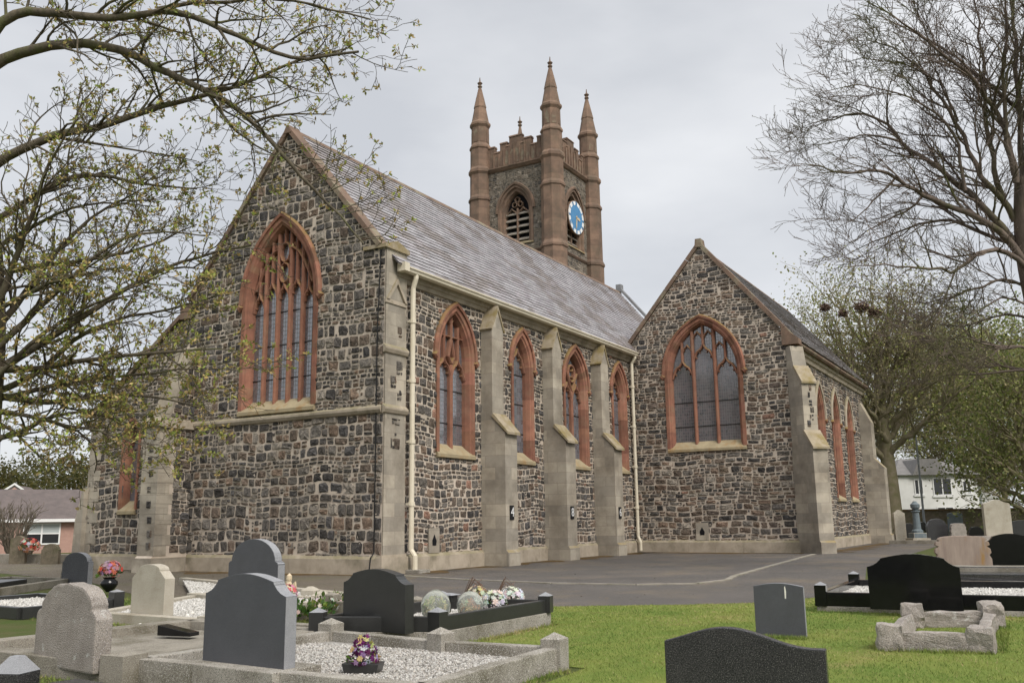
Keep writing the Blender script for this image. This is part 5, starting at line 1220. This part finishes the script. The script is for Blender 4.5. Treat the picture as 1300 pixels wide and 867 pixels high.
T.limb([V(p) - base for p in trunk], .50, .22, 0, PT, kids=False)
LIMBS = [
 ([(-30, 90), (0, 19), (38, 12), (77, 17), (154, 27), (185, 15), (231, 13), (269, 31), (319, 54), (377, 81), (404, 73), (455, 66)], .15, .03, -1.5),
 ([(200, 12), (235, 2), (290, 4), (345, -6), (400, 8), (470, 25)], .06, .02, -1.5),
 ([(-32, 100), (0, 75), (38, 63), (100, 52), (154, 58), (192, 83), (231, 102), (265, 117), (285, 123), (319, 154), (354, 188), (385, 230), (423, 262), (462, 310)], .16, .02, -.5),
 ([(-30, 225), (0, 206), (50, 175), (115, 165), (162, 148), (208, 135), (250, 123), (300, 112), (365, 81), (440, 62)], .14, .02, 0.8),
 ([(-20, 290), (0, 275), (38, 254), (81, 223), (127, 219), (180, 235), (250, 240)], .10, .02, .5),
 ([(265, 120), (290, 160), (330, 190), (355, 200)], .05, .015, -.2),
 ([(60, 172), (120, 182), (170, 190), (250, 205)], .05, .012, .6),
 ([(-14, 480), (20, 455), (70, 425), (130, 385), (185, 350), (250, 325), (318, 312)], .13, .018, .3),
 ([(-14, 470), (30, 472), (80, 462), (140, 452), (200, 448), (262, 440), (300, 445)], .10, .016, -1.0),
 ([(-14, 500), (40, 512), (90, 508), (150, 500), (200, 502), (262, 520)], .10, .016, .9),
 ([(-18, 560), (10, 556), (40, 540), (90, 518), (130, 524), (180, 545)], .085, .015, -.4),
 ([(-16, 530), (15, 545), (40, 570), (75, 605)], .06, .012, .8),
 ([(-14, 430), (30, 375), (75, 312), (120, 270), (180, 240)], .11, .018, 1.2),
 ([(-14, 410), (15, 340), (45, 262), (62, 200), (100, 150)], .11, .018, -1.3),
 ([(-12, 450), (40, 400), (90, 352), (150, 300), (210, 290), (262, 300)], .10, .016, -.6),
 ([(-14, 500), (45, 480), (100, 420), (160, 400), (230, 392), (285, 372)], .10, .015, 1.5),
 ([(-14, 520), (50, 530), (100, 545), (130, 575), (120, 600)], .06, .012, 1.4),
 ([(-20, 350), (10, 345), (60, 335), (120, 330), (180, 318), (250, 285)], .09, .015, 2.2),
 ([(-14, 490), (30, 440), (90, 400), (150, 372), (215, 345)], .07, .013, -1.8),
 ([(-14, 510), (40, 495), (100, 480), (170, 478), (235, 465), (300, 470)], .08, .013, 2.4),
 ([(-14, 520), (30, 525), (80, 540), (140, 548), (190, 570)], .06, .012, -1.5),
 ([(-14, 400), (20, 380), (60, 360), (110, 345), (160, 300)], .07, .013, -2.2),
 ([(-14, 330), (10, 300), (40, 290), (90, 262), (140, 255), (190, 262)], .07, .013, 1.7),
]
for pts, a, b, off in LIMBS:
    n = len(pts); q = [at(u, v, D0 + off * i / n * 1.2 + .25 * math.sin(i * 1.7 + off)) - base for i, (u, v) in enumerate(pts)]
    T.limb(q, a, b, 1, PT, bend=.015)
T.mesh('trunk', LT, m_bark)
T.leaves('crown', LT, m_leaf, 6, .018, .105, [(.33, .34, .085), (.40, .37, .10), (.27, .31, .07), (.46, .34, .12), (.50, .38, .17), (.31, .39, .08), (.38, .27, .12)], 1., filt=lambda q: T.rg.uniform(size=len(q)) < np.clip(.72 - (q[:, 2] - 5.) / 8, .34, .62))

# --- the bare tree at the right
RT = empty('tree', tuple(gz(1350, 722)), 0, 'tall bare leafless tree with a fine web of twigs against the sky', 'tree', 'trees')
rp = RT.location.copy(); RT.location = (rp.x, rp.y, 0); base2 = V((rp.x, rp.y, 0)); D1 = (base2 - V(CAM)).dot(cF)
T = Tree(33)
PB = dict(max=4, den=[0, 2.2, 3.6, 6.2], len=[3, 2.4, 1.2, .55], rad=[.1, .040, .017, .009], rmin=.0068, seg=[.5, .4, .3, .22, .16], wig=.13, ang=(22, 58), up=.18, trop=.02)
Z = lambda x, y: (940 + x / 2.064, y / 2.064)
tr = [(base2.x, base2.y, -.2), tuple(at(1352, 600, D1)), tuple(at(1340, 490, D1)), tuple(at(1320, 400, D1)), tuple(at(1303, 325, D1)), tuple(at(1299, 270, D1)), tuple(at(1300, 225, D1))]
T.limb([V(p) - base2 for p in tr], .56, .26, 0, PB, kids=False)
RL = [
 ([(1300, 250), (1297, 180), (1290, 90), (1286, 0), (1284, -80)], .16, .04, .4),
 ([(1302, 240), (1310, 170), (1318, 80), (1312, -40)], .18, .05, -.6),
 ([(1304, 335), Z(705, 640), Z(690, 610), Z(600, 560), Z(540, 540), Z(470, 510), Z(430, 490), Z(385, 460), Z(310, 445), Z(220, 455), Z(130, 435), Z(75, 430)], .19, .02, -1.),
 ([(1303, 320), Z(710, 620), Z(640, 550), Z(600, 500), Z(530, 450), Z(470, 410), Z(420, 390), Z(400, 360), Z(360, 320), Z(270, 290), Z(190, 310), Z(105, 325)], .19, .02, 1.5),
 ([(1304, 340), Z(700, 650), Z(640, 650), Z(600, 690), Z(570, 720), Z(500, 705), Z(420, 700), Z(330, 690), Z(215, 700)], .13, .015, -2.),
 ([(1303, 328), Z(690, 630), Z(620, 605), Z(560, 580), Z(520, 570), Z(460, 590), Z(380, 610), Z(300, 640), Z(220, 670)], .12, .015, 2.5),
 ([Z(720, 580), Z(690, 520), Z(640, 480), Z(600, 400), Z(570, 330), Z(520, 250), Z(480, 190), Z(400, 130), Z(290, 105)], .15, .02, .5),
 ([Z(722, 480), Z(700, 330), Z(640, 250), Z(560, 160), Z(470, 100), Z(380, 40), Z(290, 5)], .14, .02, -1.5),
 ([Z(760, 310), Z(680, 250), Z(620, 190), Z(540, 130), Z(430, 80), Z(330, 40)], .10, .02, 2.),
 ([Z(690, 520), Z(660, 450), Z(650, 350), Z(640, 200), Z(625, 60), Z(600, -60)], .13, .03, 1.),
 ([Z(718, 460), Z(690, 300), Z(690, 150), Z(700, 0), Z(690, -80)], .12, .03, -2.),
 ([(1314, 372), Z(705, 720), Z(640, 745), Z(560, 775), Z(480, 800), Z(420, 790)], .08, .012, .5),
 ([Z(590, 500), Z(560, 330), Z(500, 290), Z(440, 250), Z(360, 240), Z(280, 220), Z(190, 220), Z(120, 250)], .08, .012, -1.),
 ([Z(395, 370), Z(330, 350), Z(250, 360), Z(170, 380), Z(90, 380)], .06, .012, .3),
 ([Z(385, 465), Z(350, 500), Z(300, 540), Z(240, 580), Z(190, 600)], .06, .012, -.8),
 ([Z(570, 320), Z(520, 200), Z(430, 170), Z(340, 160), Z(250, 150), Z(180, 165)], .06, .012, 1.8),
 ([(1320, 398), Z(705, 760), Z(640, 800), Z(580, 850), Z(520, 900)], .06, .012, -2.2),
 ([(1332, 455), Z(740, 900), Z(640, 905), Z(560, 880), Z(480, 890), Z(400, 900)], .08, .012, -1.),
 ([(1338, 482), Z(745, 960), Z(660, 985), Z(580, 975), Z(500, 990), Z(430, 1010)], .08, .012, 1.5),
 ([(1324, 415), Z(735, 820), Z(660, 830), Z(590, 860), Z(520, 850), Z(450, 855)], .07, .012, 2.5),
 ([Z(470, 515), Z(430, 560), Z(370, 570), Z(300, 600), Z(240, 640)], .06, .012, 1.2)]
for pts, a, b, off in RL:
    n = len(pts); q = [at(u if u > 1180 else 1180 - (1180 - u) * .80, v, D1 + off * i / n + .2 * math.sin(i * 2.1 + off)) - base2 for i, (u, v) in enumerate(pts)]; T.limb(q, a * .72, b * .7, 1, PB, bend=.03)
T.mesh('trunk', RT, m_bark2)
o = T.leaves('crown', RT, m_leaf, 1, .03, .05, [(.16, .11, .07), (.12, .09, .06)], .35)

# --- trees beyond the churchyard
def far_tree(u, v0, D, h, cr, seed, label, leaf=None, per=6, lsize=.3, keep=1., bark=m_barkd, tr_r=.5, den=1., lean=0., low=.28, spread=.4, extra=None, group='trees beyond the churchyard wall', shape=(1, 1)):
    p = at(u, v0, D); root = empty('tree', (p.x, p.y, 0), 0, label, 'tree', group); T = Tree(seed); rg = T.rg
    P = dict(max=3, den=[0, 1.1 * den, 1.7 * den], len=[3, cr * .55, cr * .26], rad=[.2, .09, .04], rmin=.013, seg=[.8, .7, .5, .4], wig=.17, ang=(25, 65), up=.25, trop=.02)
    top = h * .8; T.limb([(0, 0, -.3), (lean * .2, 0, h * .2), (lean * .6, .2, h * .5), (lean, 0, top)], tr_r, tr_r * .3, 0, P, kids=False); n = int(11 * den) + 4
    for k in range(n):
        f = low + (.95 - low) * k / n; a = k * 2.4 + rg.uniform(-.4, .4); l = cr * (1.05 - .5 * abs(f - .5)) * rg.uniform(.75, 1.1); el = R(12 + 55 * f); z = f * h * .72
        d = np.array((math.cos(a) * math.cos(el) * shape[0], math.sin(a) * math.cos(el) * shape[0], math.sin(el) * shape[1])); s0 = np.array((lean * f, 0, z))
        q = [s0, s0 + d * l * .35 + (0, 0, .1), s0 + d * l * .7 + (0, 0, .25), s0 + d * l]; T.limb(q, tr_r * .42 * (1.1 - f * .5), .04, 1, P, bend=.08)
    T.mesh('trunk', root, bark)
    if leaf: T.leaves('crown', root, m_fleaf, per, spread, lsize, leaf, keep, asp=.7)
    if extra: extra(root)
    return root
OLV = [(.36, .32, .15), (.30, .29, .12), (.40, .34, .18), (.26, .26, .10)]
OLG = [(.30, .32, .10), (.24, .29, .075), (.34, .34, .11), (.19, .23, .06)]
DRK = [(.15, .185, .05), (.19, .225, .06), (.11, .145, .04), (.23, .25, .07)]
def nests(root):
    for k, (u, v, r_) in enumerate(((1047, 391, .32), (1094, 390, .5), (1112, 396, .42), (1070, 398, .3))):
        q = at(u, v, 66); rg = random.Random(k); mb = MB()
        for _ in range(90):
            d = V((rg.gauss(0, 1), rg.gauss(0, 1), rg.gauss(0, .6))).normalized() * r_ * rg.uniform(.5, 1); e = V((rg.gauss(0, 1), rg.gauss(0, 1), rg.gauss(0, .5))).normalized() * r_ * .7
            mb.tube([d - e, d + e], .03, m_rust, 3, cap=False)
        o = mb.build('nest', None, q); tag(o, 'dark twiggy rook nest high in the olive tree behind the aisle', 'nest', 'rook nests in the treetop')
far_tree(1134, 650, 68, 19.5, 8.2, 41, 'olive-leaved tree with rook nests behind the church aisle, its dark trunk before the white house', OLV + OLG[:2], 8, .19, .9, tr_r=.75, den=1.6, low=.38, spread=.45, extra=nests)
far_tree(1228, 640, 103, 23, 11., 42, 'hazy olive tree beyond the white house, without nests', OLV + OLG[:2], 9, .26, .95, den=1.6, low=.25, spread=.45)
far_tree(1312, 650, 64, 15, 6., 43, 'dense green bushy tree behind the tall buff headstone', OLV[1:2] + OLV[3:] + DRK, 10, .22, 1., den=1.5, low=.10, spread=.55)
far_tree(1055, 640, 84, 20, 7.5, 44, 'pale half-bare tree whose top shows just over the aisle roof', OLV, 4, .18, .5, bark=m_bark2, den=1.4, low=.3, spread=.4)
far_tree(1280, 655, 71, 9, 4.4, 45, 'low dark green tree hanging over the churchyard wall beside the white house', OLV[3:] + DRK[:3], 7, .22, 1., den=1.3, low=.45, spread=.5, tr_r=.3)
far_tree(1345, 650, 74, 17, 7.5, 46, 'tall dark ivy-clad tree outermost behind the bare tree', DRK + OLG, 8, .28, 1., den=1.3, low=.15, spread=.5)
for k, (u, D, h, cr, lb) in enumerate(((15, 150, 10, 6, 'olive garden tree beyond the gabled house'), (60, 165, 12, 7, 'green garden tree behind the pale grey roof'), (95, 140, 9, 6, 'yellowish tree beside the vestry corner, beyond the bungalow'), (-30, 150, 11, 7, 'dim tree outermost beyond the houses'), (130, 170, 12, 7, 'distant tree hidden partly by the vestry corner'))):
    far_tree(u, 660, D, h, cr, 60 + k, lb, [(.10, .10, .03), (.14, .12, .035), (.075, .08, .025)], 10, .5, 1., den=.9, low=.1, spread=.8, group='garden trees beyond the bungalow')
# leafless shrub beside the bungalow
T = Tree(71); p = at(14, 700, 50); root = empty('shrub', (p.x, p.y, 0), 0, 'grey leafless shrub in front of the bungalow', 'shrub'); PS = dict(max=3, den=[0, 2.2, 3.2], len=[2, 1.1, .6], rad=[.05, .03, .02], rmin=.014, seg=[.4, .3, .25, .2], wig=.2, ang=(15, 50), up=.3, trop=.05)
for k in range(26):
    a = k * 2.4; d = np.array((math.cos(a) * .5, math.sin(a) * .5, 1.)); T.limb([(0, 0, 0), d * 1.1, d * 2.1 + (0, 0, .3)], .05, .02, 1, PS, bend=.05)
T.mesh('stems', root, MAT('shrub_twig', (.19, .165, .13), (.14, .12, .09), 4, .95, .1))

# ------------------------------------------------------------------ houses, wall, pole and the far graves
def house_axes(u, v, D, ang): p = at(u, v, D); return (p.x, p.y, 0), ang
def win(parent, x0, x1, z0, z1, y, bars=1, frame=m_white, pane=m_pane, blind=False):
    mb = MB(); mb.box((x0, y - .06, z0), (x1, y, z0 + .09), frame); mb.box((x0, y - .06, z1 - .09), (x1, y, z1), frame)
    n = bars + 1
    for k in range(n + 1): xx = x0 + (x1 - x0 - .09) * k / n; mb.box((xx, y - .055, z0 + .09), (xx + .09, y - .002, z1 - .09), frame)
    if blind: mb.box((x0 + .09, y - .056, (z0 + z1) / 2 - .03), (x1 - .09, y - .004, (z0 + z1) / 2 + .05), frame)
    w_ = mb.build('window', parent, fix=True)
    mb = MB(); mb.add([(x0 + .05, y - .02, z0 + .05), (x1 - .05, y - .02, z0 + .05), (x1 - .05, y - .02, z1 - .05), (x0 + .05, y - .02, z1 - .05)], [(0, 1, 2, 3)], pane); mb.build('pane', w_)
    if blind: mb = MB(); zm = (z0 + z1) / 2; mb.add([(x0 + .09, y - .024, zm), (x1 - .09, y - .024, zm), (x1 - .09, y - .024, z1 - .09), (x0 + .09, y - .024, z1 - .09)], [(0, 1, 2, 3)], m_blind); mb.build('blind', w_)
# house local axes: +x to the right in the photo, -y toward the camera
HA = math.atan2(cR.y, cR.x)
p = at(40, 690, 60); B = empty('bungalow', (p.x, p.y, 0), HA + R(24), 'low pink brick bungalow with brown tiled roof and white windows', 'bungalow')
mb = MB(); mb.box((-9, 0, 0), (9, 7, 2.15), m_brick); mb.build('wall', B, fix=True)
mb = MB(); mb.prism([(-.45, 2.15), (7.45, 2.15), (3.5, 4.25)], -9.4, 9.4, lambda a, b, t: V((t, a, b)), m_btile); mb.build('roof', B, fix=True)
mb = MB(); mb.box((-9.4, -.5, 2.0), (9.4, -.42, 2.2), m_white); mb.build('fascia', B, fix=True)
win(B, -.55, 1.65, .55, 1.95, -.01, 1, blind=True); win(B, -4.6, -2.4, .55, 1.95, -.01, 1, blind=True)
for k, (u, v, D, w_, e, r_, m, lb) in enumerate(((62, 690, 105, 9, 4.0, 5.6, m_gtile, 'house with a pale grey roof showing above the bungalow ridge'), (12, 690, 120, 7, 4.6, 7.2, m_btile, 'gabled house with white bargeboards above the bungalow'))):
    p = at(u, v, D); B = empty('house', (p.x, p.y, 0), HA + R(14), lb, 'house', 'houses beyond the bungalow'); mb = MB(); mb.box((-w_ / 2, 0, 0), (w_ / 2, 8, e), m_brick if k else m_render); mb.build('wall', B, fix=True)
    mb = MB()
    if k == 0: mb.prism([(-.4, e), (8.4, e), (4, r_)], -w_ / 2 - .3, w_ / 2 + .3, lambda a, b, t: V((t, a, b)), m)
    else: mb.prism([(-w_ / 2 - .3, e), (w_ / 2 + .3, e), (0, r_)], 0, 8.2, lambda a, b, t: V((a, t, b)), m); mb.add([(-w_ / 2, -.02, e), (w_ / 2, -.02, e), (0, -.02, r_ - .3)], [(0, 1, 2)], m_brick)
    mb.build('roof', B, fix=True)
    if k:
        mb = MB()
        for sg in (-1, 1): mb.prism([(sg * (w_ / 2 + .35), e - .05), (0, r_), (0, r_ + .28), (sg * (w_ / 2 + .35), e + .22)], -.12, -.04, lambda a, b, t: V((a, t, b)), m_white)
        mb.build('bargeboard', B, fix=True)
    else: mb = MB(); mb.prism([(-.8, e), (.8, e), (0, e + 1.1)], -.4, 1.5, lambda a, b, t: V((a - 2.6, t, b)), m_white); mb.build('dormer', B, fix=True)
# white house at the right
p = at(1193, 655, 90); B = empty('house', (p.x, p.y, 0), HA + R(4), 'white two-storey house with a hipped grey roof behind the boundary wall', 'house')
mb = MB(); mb.box((-4.2, 0, 0), (4.2, 7, 5.6), m_render); mb.build('wall', B, fix=True)
mb = MB(); e, r_ = 5.6, 7.4; mb.add([(-4.5, -.35, e), (4.5, -.35, e), (4.5, 7.3, e), (-4.5, 7.3, e), (-1.8, 3.5, r_), (1.8, 3.5, r_)], [(0, 1, 5, 4), (1, 2, 5), (2, 3, 4, 5), (3, 0, 4), (3, 2, 1, 0)], m_gtile); mb.build('roof', B)
mb = MB(); mb.prism([(-2.6, e - .02), (.9, e - .02), (.1, e + 1.55), (-1.8, e + 1.55)], -.5, 3, lambda a, b, t: V((a, t, b)), m_gtile); mb.build('gable_roof', B, fix=True)
for (a, b, c, d) in ((-2.3, -1.4, 3.7, 5.2), (-.4, 1.5, 3.6, 5.3), (2.6, 3.5, 3.8, 5.0), (-.2, 1.5, 1.3, 2.5), (2.8, 3.6, 1.4, 2.5), (-2.2, -1.7, 1.3, 2.4)):
    win(B, a, b, c, d, -.01, 1, frame=m_dark if False else m_white); mb = MB(); mb.box((a - .12, -.12, c - .18), (b + .12, 0, c - .02), m_white); mb.build('window_sill', B, fix=True)
p = at(1262, 655, 104); B = empty('house', (p.x, p.y, 0), HA, 'narrow pale house glimpsed through the trees beside the white two-storey one', 'house'); mb = MB(); mb.box((-1.2, 0, 0), (1.2, 6, 5.0), m_render); mb.build('wall', B, fix=True); mb = MB(); mb.prism([(-.3, 5), (6.3, 5), (3, 7.2)], -1.5, 1.5, lambda a, b, t: V((t, a, b)), m_gtile); mb.build('roof', B, fix=True)
# churchyard wall
p0, p1 = at(1095, 660, 78), at(1380, 660, 74); dv = p1 - p0; ang = math.atan2(dv.y, dv.x); mb = MB(); mb.box((0, 0, 0), (dv.xy.length, .5, 2.05), m_wallst); mb.box((-.05, -.06, 2.05), (dv.xy.length, .56, 2.2), m_mossy)
o = mb.build('churchyard_wall', None, (p0.x, p0.y, 0), ang, fix=True); tag(o, 'old brown stone boundary wall with mossy top behind the far graves', 'wall')
p0, p1 = at(-60, 700, 46), at(104, 700, 42); dv = p1 - p0; ang = math.atan2(dv.y, dv.x); mb = MB(); mb.box((0, 0, -.05), (dv.xy.length, .3, .42), m_slab)
o = mb.build('low_wall', None, (p0.x, p0.y, 0), ang, fix=True, bevel=.02); tag(o, 'low concrete edging wall along the path in front of the bungalow', 'wall')
# leaning metal pole
p = gz(1174, 668); p = at(1174, 668, 70); b = V((p.x, p.y, 0)); t = at(1162, 548, 70); t2 = V((t.x, t.y, t.z)); g = empty('lamp_post', b, 0, 'thin grey metal pole leaning slightly before the white house', 'pole'); mb = MB()
mb.tube([(0, 0, 0), (t2 - b) * .15], .12, m_metal, 8); mb.tube([(t2 - b) * .15, t2 - b], [.09, .055], m_metal, 8); mb.build('shaft', g)
mb = MB(); mb.tube([(0, 0, 0), (0, 0, .25)], .22, m_metal, 10); mb.build('foot', g)
# far headstones by the wall
def far_stone(u0_, u1_, top, bot, D, kind, m, label, th=.25, ang=None, cat='headstone'):
    a, b = at(u0_, bot, D), at(u1_, bot, D); w_ = (b - a).length; c = (a + b) / 2; z = ez((u0_ + u1_) / 2, top, c); mb = MB(); pr = [(-w_ / 2, -.1), *[(x * w_, q * z) for x, q in curve_top(kind)], (w_ / 2, -.1)]
    mb.prism(pr, 0, th, lambda x, zz, t: V((x, t, zz)), m); o = mb.build('headstone', None, (c.x, c.y, 0), HA + (ang or 0), fix=True, bevel=.012); return tag(o, label, cat, 'far headstones by the boundary wall')
far_stone(1137, 1151, 647, 678, 58, 'peak', m_pale, 'slim pale headstone with a pointed top near the blue-grey pillar')
far_stone(1178, 1204, 658, 678, 57, 'round', m_greyp, 'broad dark headstone beside the blue-grey pillar')
far_stone(1150, 1160, 664, 678, 59, 'segment', m_darkg, 'small dark headstone between the slim pale stone and the pillar')
far_stone(1204, 1222, 650, 656, 74, 'segment', m_bronze, 'flat-topped blue-grey tomb seen against the boundary wall')
far_stone(1231, 1250, 668, 682, 50, 'round', m_blackg, 'low black rounded headstone close beside the tall buff headstone')
far_stone(1285, 1312, 660, 672, 54, 'segment', m_darkg, 'low dark headstone behind the tall buff stone')
far_stone(1168, 1178, 662, 677, 62, 'round', m_blackg, 'tiny black headstone tucked behind the blue-grey pillar')
far_stone(1208, 1228, 664, 680, 56, 'scallop', m_rough, 'rough grey stone next to the broad dark headstone')
far_stone(12, 32, 680, 699, 43, 'peak', m_wallst, 'mossy old headstone in front of the leafless shrub')
far_stone(52, 74, 690, 703, 42, 'round', m_wallst, 'low mossy rounded headstone below the bungalow window')
p = at(1165, 678, 57); g = empty('pillar_monument', (p.x, p.y, 0), HA, 'blue-grey broken-column monument topped by an urn near the far wall', 'monument'); z = ez(1163, 636, p)
mb = MB(); mb.box((-.55, -.55, -.05), (.55, .55, .3), m_pale); mb.box((-.4, -.4, .3), (.4, .4, .62), m_bronze); mb.build('pedestal', g, fix=True, bevel=.02)
mb = MB(); mb.lathe([(.34, .62), (.34, .75), (.24, .85), (.19, z * .72), (.27, z * .75), (.27, z * .78)], m_bronze, n=12); mb.build('column', g)
mb = MB(); mb.lathe([(.12, z * .78), (.27, z * .85), (.29, z * .92), (.16, z * .96), (.1, z)], m_bronze, n=12); mb.build('urn', g)
mb = MB(); pp = [at(1128, 680, 56), at(1232, 682, 54)]; dv = pp[1] - pp[0]; mb.box((0, -.1, -.05), (dv.xy.length, .1, .22), m_slab); mb.box((.3, .1, -.05), (dv.xy.length, .9, .12), m_darkg)
o = mb.build('grave_kerb', None, (pp[0].x, pp[0].y, 0), math.atan2(dv.y, dv.x), fix=True, bevel=.01); tag(o, 'long low kerb of dark slabs in front of the far headstones', 'grave kerb', 'kerbed graves')
for k, (u, v, D, lb) in enumerate(((1210, 672, 60, 'leafy ground plants among the far headstones'), (1150, 676, 60, 'dark low plants at the foot of the slim pale headstone'), (1235, 668, 62, 'scrubby hedge plants below the boundary wall'))):
    p = at(u, v, D); mb = MB(); leafs(mb, (0, 0, 0), (2.2, .7, .8), 500, [(.06, .07, .03), (.10, .09, .05), (.05, .06, .02)], .25, 80 + k); o = mb.build('plant', None, (p.x, p.y, 0), HA); tag(o, lb, 'plant')
p = at(38, 697, 43); g = empty('flower_bunch', (p.x, p.y, 0), 0, 'bunch of red and white flowers on the low wall below the bungalow', 'flowers'); mb = MB(); mb.lathe([(.1, .42), (.16, .6), (.12, .62)], m_wallst, n=10); mb.build('vase', g); mb = MB(); blob_flowers(mb, (0, 0, .85), (.5, .4, .3), 60, [(.6, .1, .08), (.7, .65, .6), (.65, .35, .2)], .1, 4); leafs(mb, (0, 0, .7), (.5, .4, .3), 60, GREEN, .14, 6); mb.build('bouquet', g)
